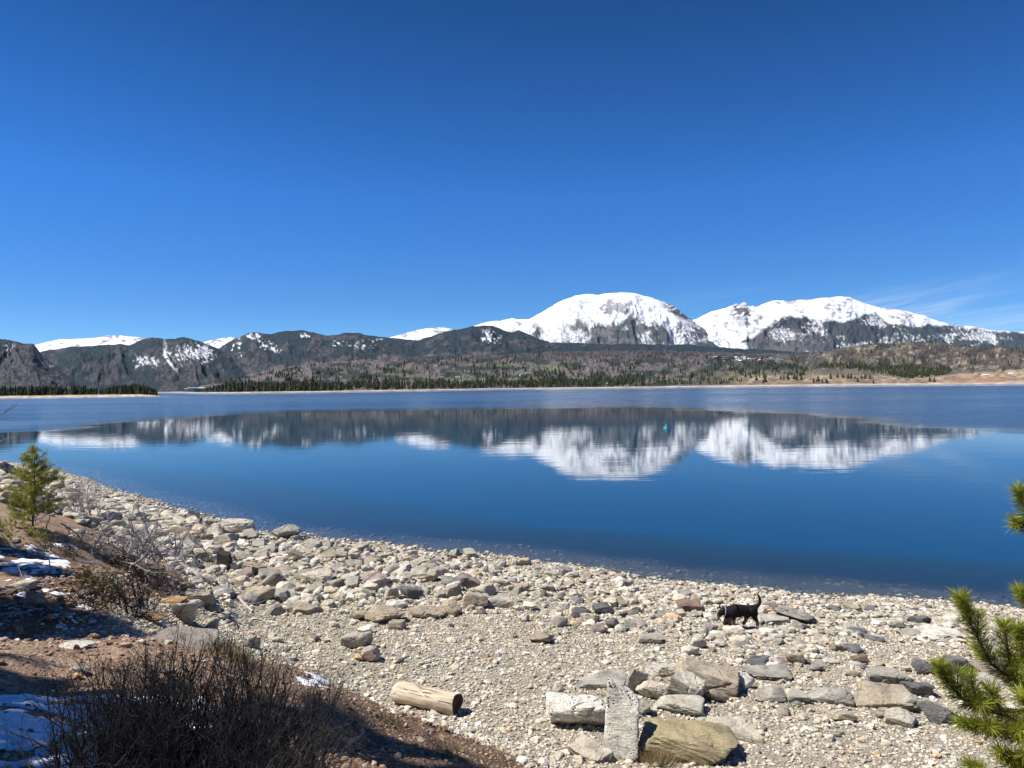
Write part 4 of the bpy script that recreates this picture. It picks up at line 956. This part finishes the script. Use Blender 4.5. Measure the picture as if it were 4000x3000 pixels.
# tangle of dead brush
T = Tubes(); r = np.random.default_rng(76); p0 = hit(470, 2190)
for i in range(58):
    a = r.uniform(0, 6.28); q = p0+np.array((r.normal(-.1, .7), r.normal(0, .35), .04))
    twiggy(T, r, q, np.array((math.cos(a)*1.1, math.sin(a)*.5, r.uniform(.05, .85))), r.uniform(.8, 1.8), r.uniform(.018, .036), 2, 7, .26, -.02, .85, .5, .2, 5)
for px_, py_, L in ((250, 2090, 1.3), (300, 2240, 1.2)):
    q = hit(px_, py_)+np.array((0, -.1, .3)); twiggy(T, r, q, p0+np.array((0, 0, .2))-q, L*1.2, .02, 1, 6, .16, 0, .8, .35, .1, 5)
o = empty('dead_brush', p0, 'tangled heap of grey dead branches on the slope below the pine sapling', 'dead branches'); b = T.build('branches', m_dead2, o); b.location = (-p0).tolist()
for px_, py_, n_, seed_, lab_, m_ in ((330, 2365, 40, 174, 'low dark leafless bush on the snowy slope left of the big bush', m_dark), (610, 2285, 46, 175, 'grey brown leafless bush at the head of the fallen branch', m_greytw), (250, 2160, 36, 176, 'small grey leafless bush between sapling and dead brush', m_greytw)):
    p9 = hit(px_, py_); st = [(p9+np.array((r.normal(0, .22), r.normal(0, .18), -.04)), np.array((r.normal(0, .8), r.normal(0, .4), .8)), r.uniform(.4, .85)) for i in range(n_)]
    shrub('leafless_shrub', lab_, m_, st, seed_, 6, (.006, .011), 1, .75)
T = Tubes()
for i in range(26):                                           # sticks littering the slope
    q = hit(r.uniform(30, 620), r.uniform(2130, 2430)); twiggy(T, r, q+np.array((0, 0, .04)), np.array((r.normal(0, 1), r.normal(0, .5), r.uniform(-.05, .15))), r.uniform(.4, 1.1), r.uniform(.008, .018), 1, 4, .2, -.02, .7, .4, .2, 5)
tag(T.build('fallen_sticks', m_dead2), kind='stuff')
# fallen dead branch across the boulders
T = Tubes(); r = np.random.default_rng(77); a = hit(700, 2222)+np.array((0, 0, .14)); b = hit(990, 2398)+np.array((0, 0, .05))
tt = np.linspace(0, 1, 14)[:, None]; pts_ = a*(1-tt)+b*tt; pts_[:, 2] = np.maximum(pts_[:, 2], [G(x, y)+.12*(1-k) for (x, y, z), k in zip(pts_, tt[:, 0])])+.10*np.sin(tt[:, 0]*3.1); pts_ += r.normal(size=pts_.shape)*.012
T.add(pts_, np.linspace(.085, .03, 14), 8)
T2 = Tubes()
for k in range(34):
    i = r.integers(0, 13); q = np.array((r.normal(0, .6), r.normal(0, .5), r.uniform(-.1, .9))); twiggy(T2, r, pts_[i], q+nrm_(b-a)*.4, r.uniform(.25, .75), .013, 1, 5, .25, 0, .8)
o = empty('dead_branch', a, 'bleached fallen branch with bare twigs lying across the boulders', 'dead branch')
q = T.build('limb', m_dead, o); q.location = (-a).tolist(); q = T2.build('twigs', m_dead2, o); q.location = (-a).tolist()
# bare tree just beyond the left edge
T = Tubes(); r = np.random.default_rng(78); p0 = np.array((-8.6, 9.6, G(-8.6, 9.6)-.1))
pts_, ds_ = limb(T, r, p0, (0.02, 0, 1), 6.2, .09, 12, .04, .1, 7)
T2 = Tubes()
for k in range(44):
    f = .18+.8*r.random(); i = int(f*12); a = r.uniform(0, 6.28)
    L = 1.9*(1.1-f)*r.uniform(.5, 1); twiggy(T2, r, pts_[i], np.array((math.cos(a), math.sin(a), .35)), L, .022*(1.1-f), 2, 6, .16, .03, .5)
for tx, ty in ((30, 1592), (44, 1650), (14, 1690)):
    e_ = P(tx, ty, 9.4); s_ = pts_[np.argmin(np.abs(pts_[:, 2]-(e_[2]-.35)))]; twiggy(T2, r, s_, e_-s_, np.linalg.norm(e_-s_), .018, 1, 7, .04, 0, .45, .22, .5)
o = empty('bare_tree', p0, 'leafless tree reaching a few bare twigs in over the water from the left', 'tree')
q = T.build('trunk', m_dead2, o); q.location = (-p0).tolist(); q = T2.build('branches', m_dead2, o); q.location = (-p0).tolist()

# ------------------------------------------------------------------ pines
def pine(loc, label, h, rad, seed, z0=.12, per=90, nl=.06, nw=.006, whorl=.2, mat=m_need2, thick=.02, arms=5, group=None, up=.45):
    r = np.random.default_rng(seed); T = Tubes(); B = Bag(); loc = np.array(loc, float)
    pts, ds = limb(T, r, (0, 0, -.1), (0, 0, 1), h+.1, thick, 12, .02, .2, 7, .2)
    B.add(needle_set(r, pts[-2:], per*1.4, nl, nw))
    z = z0*h
    while z < h*.97:
        f = (z-z0*h)/(h-z0*h); L0 = rad*(1-f)**.85*(.62+.38*min(1, f*4))+.06*h*.3
        for k in range(arms):
            a = r.uniform(0, 6.28); L = L0*r.uniform(.6, 1.12); c = np.array((np.interp(z, pts[:, 2], pts[:, 0]), np.interp(z, pts[:, 2], pts[:, 1]), z))
            bp, bd = limb(T, r, c, (math.cos(a), math.sin(a), up*r.uniform(.4, 1.2)), L, max(.003, thick*.35*(1-f*.6)), 5, .10, .10 if thick > .03 else .035, 4)
            B.add(needle_set(r, bp[2:] if L > .3*rad else bp, per, nl, nw))
            for m in range(int(2+4*L/rad)):
                i = r.integers(1, 5); q = nrm_(bd[i]+r.normal(size=3)*np.array((.8, .8, .3))+np.array((0, 0, .15)))
                sp, _ = limb(T, r, bp[i], q, L*r.uniform(.22, .42), max(.002, thick*.15), 3, .1, .12, 3); B.add(needle_set(r, sp, per*1.2, nl, nw))
        z += whorl*h*(1.05-.5*f)*r.uniform(.8, 1.2)
    o = empty('pine_tree', loc, label, 'tree', group)
    T.build('trunk', m_bark, o); B.build('needles', mat, o); return o
p0 = hit(127, 2066)
pine(p0, 'young green pine sapling standing on the bank at left', 326/FPX*p0[1], p0[1]*326/FPX*.50, 81, .09, 230, .085, .0075, .072, arms=6, thick=.026)
TREES = [((-7.6, 3.35), 9.5, 1.35, 82, .22), ((-13.4, 9.7), 13.5, 1.5, 84, .16), ((-15.5, 10.9), 13.0, 1.6, 87, .14), ((-12.6, 10.7), 13.0, 1.3, 88, .14), ((-8.8, 4.4), 12.0, 1.3, 89, .2), ((-17.6, 14.3), 11.0, 1.6, 90, .14), ((-15.4, 13.2), 10.5, 1.5, 92, .12), ((-17.5, 12.2), 11.0, 1.7, 85, .2), ((-9.6, 1.2), 12.0, 1.6, 86, .25)]
for (x, y), h, rd, sd_, z0 in TREES:
    pine((x, y, G(x, y)), 'tall dark pine beside the path whose shadow falls over the bank', h, rd, sd_, z0, 46, .17, .075, .042, m_need3, .11, 7, 'pines shading the bank', .1)
x, y = -11.2, 5.6
pine((x, y, G(x, y)), 'tall dark pine beside the path whose shadow falls over the bank', 17.5, 1.5, 83, .78, 70, .17, .07, .028, m_need3, .06, 9, 'pines shading the bank', .1)

# pine at the right edge whose boughs reach into the picture
r = np.random.default_rng(88); T = Tubes(); B = Bag(); Dp = 3.0
tx = 2.95; base = np.array((tx, 3.1, G(tx, 3.1)))
limb(T, r, base-np.array((0, 0, .1)), (0, 0, 1), 3.0, .045, 12, .02, .1, 8, .35)
BR = [([(4520,2860),(4250,2780),(4000,2690),(3870,2590),(3794,2440),(3752,2330)],3.0,1),([(3975,2665),(3940,2560),(3921,2440)],3.0,1),([(4520,3000),(4250,2905),(4000,2830),(3870,2775),(3766,2735),(3700,2665),(3668,2598)],2.9,1),
      ([(3822,2760),(3806,2705),(3790,2640)],2.92,.8),([(4450,2960),(4200,2915),(4000,2880),(3870,2846),(3760,2822)],2.85,1),([(3900,2770),(3884,2730),(3866,2690)],2.95,.8),([(4400,2720),(4200,2560),(4060,2410),(3990,2310)],3.05,1),
      ([(4420,2250),(4150,2110),(4020,2010),(3982,1920)],3.0,1),([(4300,2160),(4080,2090),(3972,2040)],3.1,1),([(4420,3140),(4200,3060),(4000,2985),(3905,2938)],2.8,1),([(4200,2800),(4060,2690),(3992,2560),(3978,2450)],3.15,1),
      ([(4100,3240),(3900,3100),(3800,2990)],2.7,.8),([(4120,2900),(4040,2800),(3990,2720)],2.9,.8),([(4150,2780),(4030,2640),(4010,2560)],3.2,.9)]
for line, dep, sc in BR:
    px = np.array([p[0] for p in line], float); py = np.array([p[1] for p in line], float)
    k = np.linspace(0, 1, 16); s = np.linspace(0, 1, len(px)); q = P(np.interp(k, s, px), np.interp(k, s, py), dep+np.interp(k, [0, 1], [.12, 0])+.03*np.sin(k*5+dep*9))
    T.add(q, np.linspace(.011, .0035, 16)*sc, 5)
    near = px.min() < 4050
    B.add(needle_set(r, q[3:], 2000*sc, .074, .0026, .8, 1.25)); B.add(needle_set(r, q[12:], 2400*sc, .066, .0026, 1.4))
    if len(line) > 3:                                        # short side shoots
        for j in (7, 9, 11):
            d = nrm_(q[j+1]-q[j-1]); v = nrm_(d+r.normal(size=3)*.7+np.array((0, 0, .35))); sp = q[j]+v*np.linspace(0, .10, 5)[:, None]
            T.add(sp, np.linspace(.004, .002, 5), 4); B.add(needle_set(r, sp, 2300, .066, .0026, .8))
    T.add(np.array([base+np.array((0, 0, max(.2, min(2.7, q[0, 2]-base[2]-.15)))), q[0]]), (.014, .011), 5)
for k in range(46):                                           # the rest of the tree, beyond the frame
    z = r.uniform(.35, 2.95); f = (z-.35)/2.6; a = r.uniform(-1.75, 1.75); L = (1.05*(1-f)+.22)*r.uniform(.7, 1.1)
    bp, bd = limb(T, r, base+np.array((0, 0, z)), (math.cos(a), math.sin(a), r.uniform(.2, .6)), L, .012*(1.1-f), 6, .08, .06, 4)
    B.add(needle_set(r, bp[2:], 900, .07, .0032, .8))
    for j in (2, 3, 4):
        sp, _ = limb(T, r, bp[j], nrm_(bd[j]+r.normal(size=3)*.6), L*.35, .005, 3, .1, .1, 3); B.add(needle_set(r, sp, 1100, .066, .0032, .8))
tp, _ = limb(T, r, base+np.array((0, 0, 2.75)), (0, 0, 1), .45, .014, 4, .03, .1, 5); B.add(needle_set(r, tp, 1500, .066, .003, .9))
o = empty('pine_tree', base, 'bright green pine at the right edge with needle covered boughs', 'tree')
q = T.build('branches', m_bark, o); q.location = (-base).tolist(); q = B.build('needles', m_need, o); q.location = (-base).tolist()

# low juniper and grass tufts
def tuft(name, px_, py_, n, spread, L, mat, label, cat, seed, lean=.45, width=.004):
    r = np.random.default_rng(seed); p = hit(px_, py_); x = p[0]+r.normal(0, spread, n); y = p[1]+r.normal(0, spread*.7, n)
    b_ = np.stack([x, y, zg(x, y)-.01], -1); d = np.stack([r.normal(0, lean, n)+(x-p[0])/spread*.2, r.normal(0, lean, n), np.ones(n)], -1); d /= np.linalg.norm(d, axis=1)[:, None]
    V, F = blades(b_-p, d, L*r.uniform(.5, 1.1, n), width, r); o = mesh_np(name, V, F, mat); o.location = p.tolist(); return tag(o, label, cat)
tuft('grass_tuft', 2565, 2985, 700, .10, .26, m_grass, 'brown dry grass tuft between upright slab and yellow boulder', 'grass tuft', 1, .45, .005)
tuft('grass_tuft', 905, 2555, 600, .14, .16, m_grass, 'dry grass tuft on the edge of the terrace beside the bedrock slab', 'grass tuft', 2, .6, .005)
tuft('grass_tuft', 1310, 2452, 160, .16, .08, m_ggreen, 'small green grass patch on the gravel below the rubble', 'grass tuft', 3, .6, .006)
tuft('grass_tuft', 1740, 2960, 170, .06, .15, m_ggreen, 'green grass tuft on dark earth near the bottom of the bank', 'grass tuft', 4, .6, .004)
tuft('grass_tuft', 1800, 2930, 240, .14, .15, m_grass, 'sparse straw coloured grass tuft above the green tuft', 'grass tuft', 5, .7, .003)
tuft('grass_tuft', 1955, 2955, 200, .12, .16, m_grass, 'straw coloured grass tuft where the dark earth meets gravel', 'grass tuft', 6, .7, .003)
tuft('grass_tuft', 1530, 2815, 120, .07, .09, m_ggreen, 'short greenish tuft at the bank edge below the log', 'grass tuft', 7, .7, .004)
tuft('grass_tuft', 3115, 2764, 160, .08, .10, m_ggreen, 'green grass growing at the foot of the big smooth grey boulder', 'grass tuft', 8, .6, .004)
def juniper(px_, py_, w, h, seed, label, mat):
    r = np.random.default_rng(seed); p = hit(px_, py_); T = Bag()
    for i in range(70):
        a = r.uniform(0, 6.28); q = r.random()**.5; c = np.array((math.cos(a)*q*w, math.sin(a)*q*w*.7, h*(1-q*q)*r.uniform(.3, 1))); c[2] += G(p[0]+c[0], p[1]+c[1])-p[2]
        v = nrm_(np.array((math.cos(a)*.7, math.sin(a)*.7, r.uniform(.2, 1)))); T.add(needle_set(r, c+v*np.linspace(0, .16, 3)[:, None], 260, .045, .012, .9))
    o = T.build('juniper', mat); o.location = p.tolist(); return tag(o, label, 'bush')
juniper(385, 2300, .42, .28, 91, 'low golden green juniper bush in front of the dead brush', m_jun)
juniper(60, 2085, .65, .22, 92, 'low yellow green bush spreading at the foot of the pine sapling', m_need2)
juniper(500, 2230, .40, .22, 93, 'brown heathery bush under the right end of the dead brush', simple_mat('brown_heath', (.13, .085, .045), .9, .3, 12))

# ------------------------------------------------------------------ snow patches
m_snow, t = new_mat('old_snow')
nz = t.noise(t.pos, 16, 6, .6).outputs[0]
finish(t, t.mix(1.0, (.84, .87, .91), t.ramp(nz, [(.3, .86), (.7, 1.0)]), 'MULTIPLY'), .6, t.bump(nz, .6, .02), .2)
def snow_patch(name, x0, x1, y0, y1, step, maskf, thick, label):
    xs = np.arange(x0, x1, step); ys = np.arange(y0, y1, step); X, Y = np.meshgrid(xs, ys); z = zg(X, Y); px, py = proj(np.stack([X, Y, z], -1))
    m = maskf(px, py, X, Y); ok = m > -.10; k = np.clip(m, -.10, .4)
    Z = z+thick*np.where(k > 0, np.sqrt(np.maximum(k, 0)/.4), k*6)
    F = grid_faces(len(ys), len(xs)); F = F[(m.ravel()[F] > -.06).any(1)]
    used = np.unique(F); re = np.full(X.size, -1); re[used] = np.arange(len(used))
    o = mesh_np(name, np.stack([X, Y, Z], -1).reshape(-1, 3)[used], re[F], m_snow, smooth=True); return tag(o, label, kind='stuff')
def mk_terr(px, py, X, Y):
    n = fbm(X*2.6, Y*4.0, 4, 601)*.45+fbm(X*8, Y*13, 4, 602, .68)*.55
    a = sstep(2690, 2730, py)*(1-sstep(760, 1000, px))*sstep(-500, -100, px+400)
    b = np.exp(-((px-1235-(py-2650)*.55)/110)**2-((py-2655)/42)**2)*1.05
    c = .55*np.exp(-((px-1180)/160)**2-((py-2840)/110)**2)+.45*np.exp(-((px-640)/130)**2-((py-2650)/45)**2)
    return n-.5+np.maximum(np.maximum((-.02+.07*(1-sstep(250, 600, px)))+(a-1)*.5, (b-.72)*.6), (c-1)*.35)
snow_patch('snow', -3.9, .2, 2.6, 8.8, .022, mk_terr, .026, 'patchy melting snow on the shaded brown terrace')
def mk_slope(px, py, X, Y):
    n = fbm((X+Y*.4)*1.3, (Y-X*.3)*2.6, 4, 611)*.36+fbm(X*4.5, Y*6, 4, 612, .68)*.64
    a = sstep(2085, 2130, py)*(1-sstep(2440, 2480, py))*(1-sstep(230, 420, px-(py-2120)*.35))
    b = .8*np.exp(-((px-470)/70)**2-((py-2265)/50)**2)+.7*np.exp(-((px-320)/60)**2-((py-2058)/16)**2)
    return n-.5+np.maximum((a-1)*.6-.045, (b-1)*.4)
snow_patch('snow', -13.5, -3.6, 9.8, 19.5, .045, mk_slope, .05, 'scattered melting snow on the steep bank at left')

# ------------------------------------------------------------------ driftwood log
m_log, t = new_mat('weathered_log')
tc = t.n('ShaderNodeTexCoord').outputs['Object']
gr = t.noise(t.mapping(tc, (2.2, 26, 26)), 1.0, 6, .65, .5).outputs[0]; ck = t.noise(t.mapping(tc, (1.6, 34, 34), loc=(4, 2, 1)), 1.0, 3, .5, .3).outputs[0]
pt = t.noise(tc, 4.5, 4).outputs[0]
c = t.ramp(gr, [(.28, (.27, .20, .135)), (.5, (.50, .41, .30)), (.7, (.66, .575, .46))])
c = t.mix(t.rng(pt, .5, .72, 0, .6), c, (.58, .50, .40)); c = t.mix(t.rng(ck, .385, .33), c, (.05, .034, .022))
finish(t, c, .8, t.bump(t.math('SUBTRACT', gr, t.rng(ck, .40, .33, 0, 1.2)), .8, .012), .2)
m_logend = simple_mat('dark_log_end', (.045, .028, .019), .9, .5, 30, .5)
pa = hit(1529, 2752); pb = hit(1776, 2800)
L = 1.24; rad = .178; ax = np.array((.90, -.40, 0)); mid = hit(1662, 2772); mid = mid+np.array((-.02, .10, rad*.86))
nr, ns = 34, 40; r = np.random.default_rng(95); uu = np.linspace(-1, 1, nr); th = np.linspace(0, 2*np.pi, ns, endpoint=False)
U, TH = np.meshgrid(uu, th, indexing='ij')
rr = rad*(1+.10*(fbm(U*1.6+5, TH*0+TH, 3, 14)-.5)+.05*np.sin(TH*3+U*2)+.10*(fbm(U*5, np.sin(TH)*2+3, 3, 16)-.5)+.05*(ridged(U*.8, TH*2.2, 3, 15)-.5))*(1-.22*sstep(-.62, -1.0, U)**2-.03*(U < 0)*0)
rr[0] *= .72; rr[1] *= .93
V = np.stack([U*L/2, np.cos(TH)*rr, np.sin(TH)*rr], -1); V[-1, :, 0] += .012*np.cos(th*2); n0 = nr*ns
V = np.concatenate([V.reshape(-1, 3), [(-L/2-.02, 0, 0), (L/2-.03, 0, 0)], np.stack([np.full(ns, L/2-.012), np.cos(th)*rr[-1]*.55, np.sin(th)*rr[-1]*.55], -1)])
i = np.arange(nr*ns).reshape(nr, ns); j = np.roll(i, -1, 1); Fq = np.stack([i[:-1], i[1:], j[1:], j[:-1]], -1).reshape(-1, 4)
tri = [tuple(q) for q in np.concatenate([Fq[:, [0, 1, 2]], Fq[:, [0, 2, 3]]])]; mi = [0]*len(tri)
e_ring = n0+2+np.arange(ns)
for k in range(ns):
    k2 = (k+1) % ns
    tri.append((i[0, k], i[0, k2], n0)); mi.append(0)
lg = empty('driftwood_log', mid, 'weathered pale driftwood log with a dark sawn end lying on gravel', 'log')
mesh_np('trunk', V, tri, m_log, parent=lg, smooth=True, mat_idx=mi)
et = []
for k in range(ns):
    k2 = (k+1) % ns; et += [(i[-1, k], e_ring[k], e_ring[k2]), (i[-1, k], e_ring[k2], i[-1, k2]), (e_ring[k], n0+1, e_ring[k2])]
us = np.unique(np.array(et)); re = {int(v): q for q, v in enumerate(us)}
mesh_np('sawn_end', V[us], [[re[int(v)] for v in f] for f in et], m_logend, parent=lg)
lg.rotation_euler = (R_(20), R_(1.2), math.atan2(ax[1], ax[0]))

# ------------------------------------------------------------------ buoy
m_buoy = simple_mat('turquoise_plastic', (.0, .40, .42), .45, .1, 3, spec=.5)
bp = P(2602, 1672, 100.0); bp = ray(2602, 1672); bp = bp*(WL/bp[2])
o = empty('buoy', bp, 'small turquoise buoy floating on the calm reflection', 'buoy')
def lathe(name, prof, mat, parent, n=20):
    V = []; F = []
    for z, q in prof:
        for k in range(n): a = 2*math.pi*k/n; V.append((q*math.cos(a), q*math.sin(a), z))
    for a in range(len(prof)-1):
        for k in range(n): F.append((a*n+k, a*n+(k+1) % n, (a+1)*n+(k+1) % n, (a+1)*n+k))
    return mesh_np(name, V, F, mat, parent, smooth=True)
lathe('float', [(-.15,.02),(-.15,.26),(-.02,.31),(.06,.30),(.12,.20),(.14,.02)], m_buoy, o); lathe('tower', [(.10,.17),(.22,.135),(.36,.115),(.44,.11),(.49,.085),(.51,.01)], m_buoy, o)
q = lathe('keel_fin', [(-.04,.02),(.0,.16),(.06,.12),(.10,.02)], m_buoy, o, 10); q.location = (-.28, 0, .0); q.scale = (1.2, .6, 1)
o.scale = (1.1, 1.1, 1.1); o.rotation_euler = (R_(4), R_(7), 0)

# ------------------------------------------------------------------ dog
fp = hit(2908, 2457); S = fp[1]/FPX*.2712
def dpt(u, v, y=0.0): return ((u-760)*S, y, (760-v)*S)
J = [dpt(720,535), dpt(640,535), dpt(565,545), dpt(505,540), dpt(450,535,-.01), dpt(418,585,.03), dpt(400,640,.06),          # trunk to muzzle 0-6
     dpt(820,535), dpt(890,515), dpt(925,490), dpt(978,455), dpt(1003,405), dpt(990,345), dpt(958,288),                        # rump, tail 7-13
     dpt(590,590,-.075), dpt(592,650,-.08), dpt(600,705,-.08), dpt(598,752,-.08), dpt(580,757,-.08),                              # near fore leg 14-18
     dpt(565,595,.07), dpt(530,650,.09), dpt(512,700,.10), dpt(500,742,.10), dpt(482,748,.10),                                    # far fore leg 19-23
     dpt(900,565,-.075), dpt(893,620,-.085), dpt(938,672,-.085), dpt(948,735,-.085), dpt(930,748,-.085),                          # near hind leg 24-28
     dpt(870,570,.07), dpt(815,625,.08), dpt(808,680,.08), dpt(775,738,.08), dpt(752,750,.08)]                                    # far hind leg 29-33
RD = [.140,.150,.145,.105,.092,.062,.040, .130,.115,.055,.034,.030,.024,.012, .085,.052,.036,.034,.032, .080,.050,.036,.032,.030, .105,.066,.034,.030,.030, .095,.060,.034,.030,.030]
ED = [(0,1),(1,2),(2,3),(3,4),(4,5),(5,6),(0,7),(7,8),(8,9),(9,10),(10,11),(11,12),(12,13),(2,14),(14,15),(15,16),(16,17),(17,18),(2,19),(19,20),(20,21),(21,22),(22,23),(8,24),(24,25),(25,26),(26,27),(27,28),(8,29),(29,30),(30,31),(31,32),(32,33)]
k_ = S*1.0/.00166
me = bpy.data.meshes.new('dog_skeleton'); me.from_pydata(J, ED, []); so_ = bpy.data.objects.new('dog_skeleton', me); link(so_)
mo = so_.modifiers.new('skin', 'SKIN'); mo.use_smooth_shade = True
if not me.skin_vertices: me.attributes
for sv, q in zip(me.skin_vertices[0].data, RD): sv.radius = (q*k_*(1.16 if q > .06 else 1.42), q*k_*(1.16 if q > .06 else 1.42))
me.skin_vertices[0].data[0].use_root = True
so_.modifiers.new('sub', 'SUBSURF').levels = 2
sm_ = so_.modifiers.new('smooth', 'SMOOTH'); sm_.factor = .5; sm_.iterations = 9
dg = bpy.context.evaluated_depsgraph_get(); dm = bpy.data.meshes.new_from_object(so_.evaluated_get(dg)); bpy.data.objects.remove(so_)
n = len(dm.vertices); co = np.zeros(n*3, np.float32); dm.vertices.foreach_get('co', co); co = co.reshape(-1, 3)
u = co[:, 0]/S+760; v = 760-co[:, 2]/S
tanm = np.clip(sstep(630, 665, v)*(u < 660)*(u > 460)+sstep(640, 700, v)*(u > 700)*.8+sstep(585, 625, v)*(u < 455)*.9, 0, 1)
belly = sstep(632, 655, v)*(u > 600)*(u < 850)*(np.abs(co[:, 1]) < .09)
white = sstep(735, 750, v)
dc = np.tile((.0085, .0085, .010), (n, 1)); dc = dc*(1-tanm[:, None])+np.array((.25, .125, .055))*tanm[:, None]; dc = dc*(1-belly[:, None]*.7)+np.array((.22, .16, .10))*belly[:, None]*.7
a_ = dm.attributes.new('col', 'FLOAT_COLOR', 'POINT'); cc = np.ones((n, 4), np.float32); cc[:, :3] = dc; a_.data.foreach_set('color', cc.ravel())
m_fur, t = new_mat('dog_fur'); nz = t.noise(t.mapping(t.pos, (30, 60, 90)), 1.0, 4).outputs[0]
finish(t, t.n('ShaderNodeAttribute', attribute_name='col').outputs['Color'], .75, t.bump(nz, .35, .01), .15); dm.materials.append(m_fur)
for p_ in dm.polygons: p_.use_smooth = True
dz = G(fp[0], fp[1])
dog = empty('dog', (fp[0], fp[1]+.05, dz+.05), 'black and tan dog sniffing among the stones with its tail raised', 'dog')
db = bpy.data.objects.new('body', dm); link(db, dog)
m_ear = simple_mat('dog_ear', (.012, .010, .010), .5, .2, 20); m_earin = simple_mat('dog_inner_ear', (.30, .15, .09), .7, .2, 20); m_coll = simple_mat('grey_collar', (.32, .32, .36), .5, .1, 20)
def ear(u0, v0, y, lean):
    b0 = np.array(dpt(u0, v0, y)); s = .05*k_
    V = [b0+np.array((-s*.75, -.01, -.012)), b0+np.array((s*.75, .0, -.01)), b0+np.array((0, .035, -.005)), b0+np.array((lean*s, .0, s*1.75)), b0+np.array((0, -.03, .0))]
    return mesh_np('ear', V, [(0, 4, 3), (4, 1, 3), (1, 2, 3), (2, 0, 3)], m_ear, parent=dog, smooth=False)
ear(462, 492, -.05, -.6); ear(432, 500, .06, -.5)
b0 = np.array(dpt(440, 497, -.085)); s = .04*k_
mesh_np('inner_ear', [b0+np.array((-s*.6, 0, -.01)), b0+np.array((s*.6, -.004, -.01)), b0+np.array((-s*.5, .004, s*1.3)), b0+np.array((0, .014, 0))], [(0, 1, 2), (1, 3, 2), (3, 0, 2)], m_earin, parent=dog)
T = Tubes(); c0 = np.array(dpt(486, 540)); an = np.linspace(0, 2*np.pi, 25); T.add(c0+np.stack([np.cos(an)*.012, np.sin(an)*.098*k_, np.cos(an)*.100*k_], -1), .013, 5)
q = T.build('collar', m_coll, dog)
# ------------------------------------------------------------------ sky and sun
SUN_EL = R_(57); sd = Vector((-math.cos(SUN_EL)*math.cos(R_(5)), -math.cos(SUN_EL)*math.sin(R_(5)), math.sin(SUN_EL)))
w = bpy.data.worlds.new('World'); scene.world = w; w.use_nodes = True; w.node_tree.nodes.clear(); t = NT(w.node_tree)
sky = t.n('ShaderNodeTexSky', sky_type='NISHITA'); sky.sun_disc = False; sky.sun_elevation = SUN_EL; sky.sun_rotation = math.atan2(sd.x, sd.y)
sky.altitude = 2800; sky.air_density = 1.0; sky.dust_density = .2; sky.ozone_density = 3.2
hs = t.n('ShaderNodeHueSaturation', {'Saturation': 1.27, 'Value': 1.0, 'Color': sky.outputs[0]})
g = t.n('ShaderNodeTexCoord').outputs['Generated']
sp = t.n('ShaderNodeSeparateXYZ', {0: g})
az = t.math('ARCTAN2', sp.outputs[0], sp.outputs[1]); el = t.math('ARCSINE', sp.outputs[2])
cv = t.n('ShaderNodeCombineXYZ', {0: az, 1: t.math('MULTIPLY', t.math('SUBTRACT', el, t.math('MULTIPLY', az, .16)), 14.0), 2: 0.0}).outputs[0]
ci = t.noise(t.mapping(cv, (2.2, 1.6, 1), loc=(2.3, .6, 0)), 1.0, 6, .62, .4).outputs[0]
band = t.math('MULTIPLY', t.rng(el, .02, .07), t.rng(el, .135, .085))
cm = t.math('MULTIPLY', t.math('MULTIPLY', t.rng(ci, .46, .74), band), t.rng(az, .08, .5))
lift = t.ramp(t.math('DIVIDE', el, .6), [(0, (.74, 1.0, 1.28)), (.2, (.58, .90, 1.20)), (.43, (.56, 1.0, 1.40)), (.81, (.29, .62, .86)), (1.0, (.27, .55, .80))])
hz = t.mix(1.0, hs.outputs[0], lift, 'MULTIPLY')
cc = t.mix(t.math('MULTIPLY', cm, .62), hz, (7.5, 8.6, 10.0))
bg = t.n('ShaderNodeBackground', {'Color': cc, 'Strength': .073})
o_ = w.node_tree.nodes.new('ShaderNodeOutputWorld'); w.node_tree.links.new(bg.outputs[0], o_.inputs[0])
sl = bpy.data.lights.new('sun', 'SUN'); sl.energy = 5.0; sl.angle = R_(.53); sl.color = (1.0, .955, .89)
so = bpy.data.objects.new('sun', sl); link(so); so.rotation_euler = (-sd).to_track_quat('-Z', 'Y').to_euler()
scene.view_settings.view_transform = 'Standard'; scene.view_settings.look = 'None'; scene.view_settings.exposure = .58; scene.view_settings.gamma = 1
scene.render.engine = 'CYCLES'
scene.cycles.max_bounces = 6; scene.cycles.transparent_max_bounces = 12; scene.cycles.caustics_reflective = False; scene.cycles.caustics_refractive = False
scene.render.resolution_x = 1024; scene.render.resolution_y = 768
# ------------------------------------------------------------------ thin mountain air
m_air = bpy.data.materials.new('mountain_air'); m_air.use_nodes = True; m_air.node_tree.nodes.clear(); t = NT(m_air.node_tree)
vo = t.n('ShaderNodeVolumePrincipled', {'Color': (.45, .68, 1.0), 'Density': 6.5e-6})
o_ = m_air.node_tree.nodes.new('ShaderNodeOutputMaterial'); m_air.node_tree.links.new(vo.outputs[0], o_.inputs['Volume'])
zb, zt_ = -22.0, 2600.0
V = [(x, y, z) for z in (zb, zt_) for x, y in ((-17000, -900), (17000, -900), (17000, 18500), (-17000, 18500))]
tag(mesh_np('haze', V, [(0, 3, 2, 1), (4, 5, 6, 7), (0, 1, 5, 4), (1, 2, 6, 5), (2, 3, 7, 6), (3, 0, 4, 7)], m_air), kind='stuff')
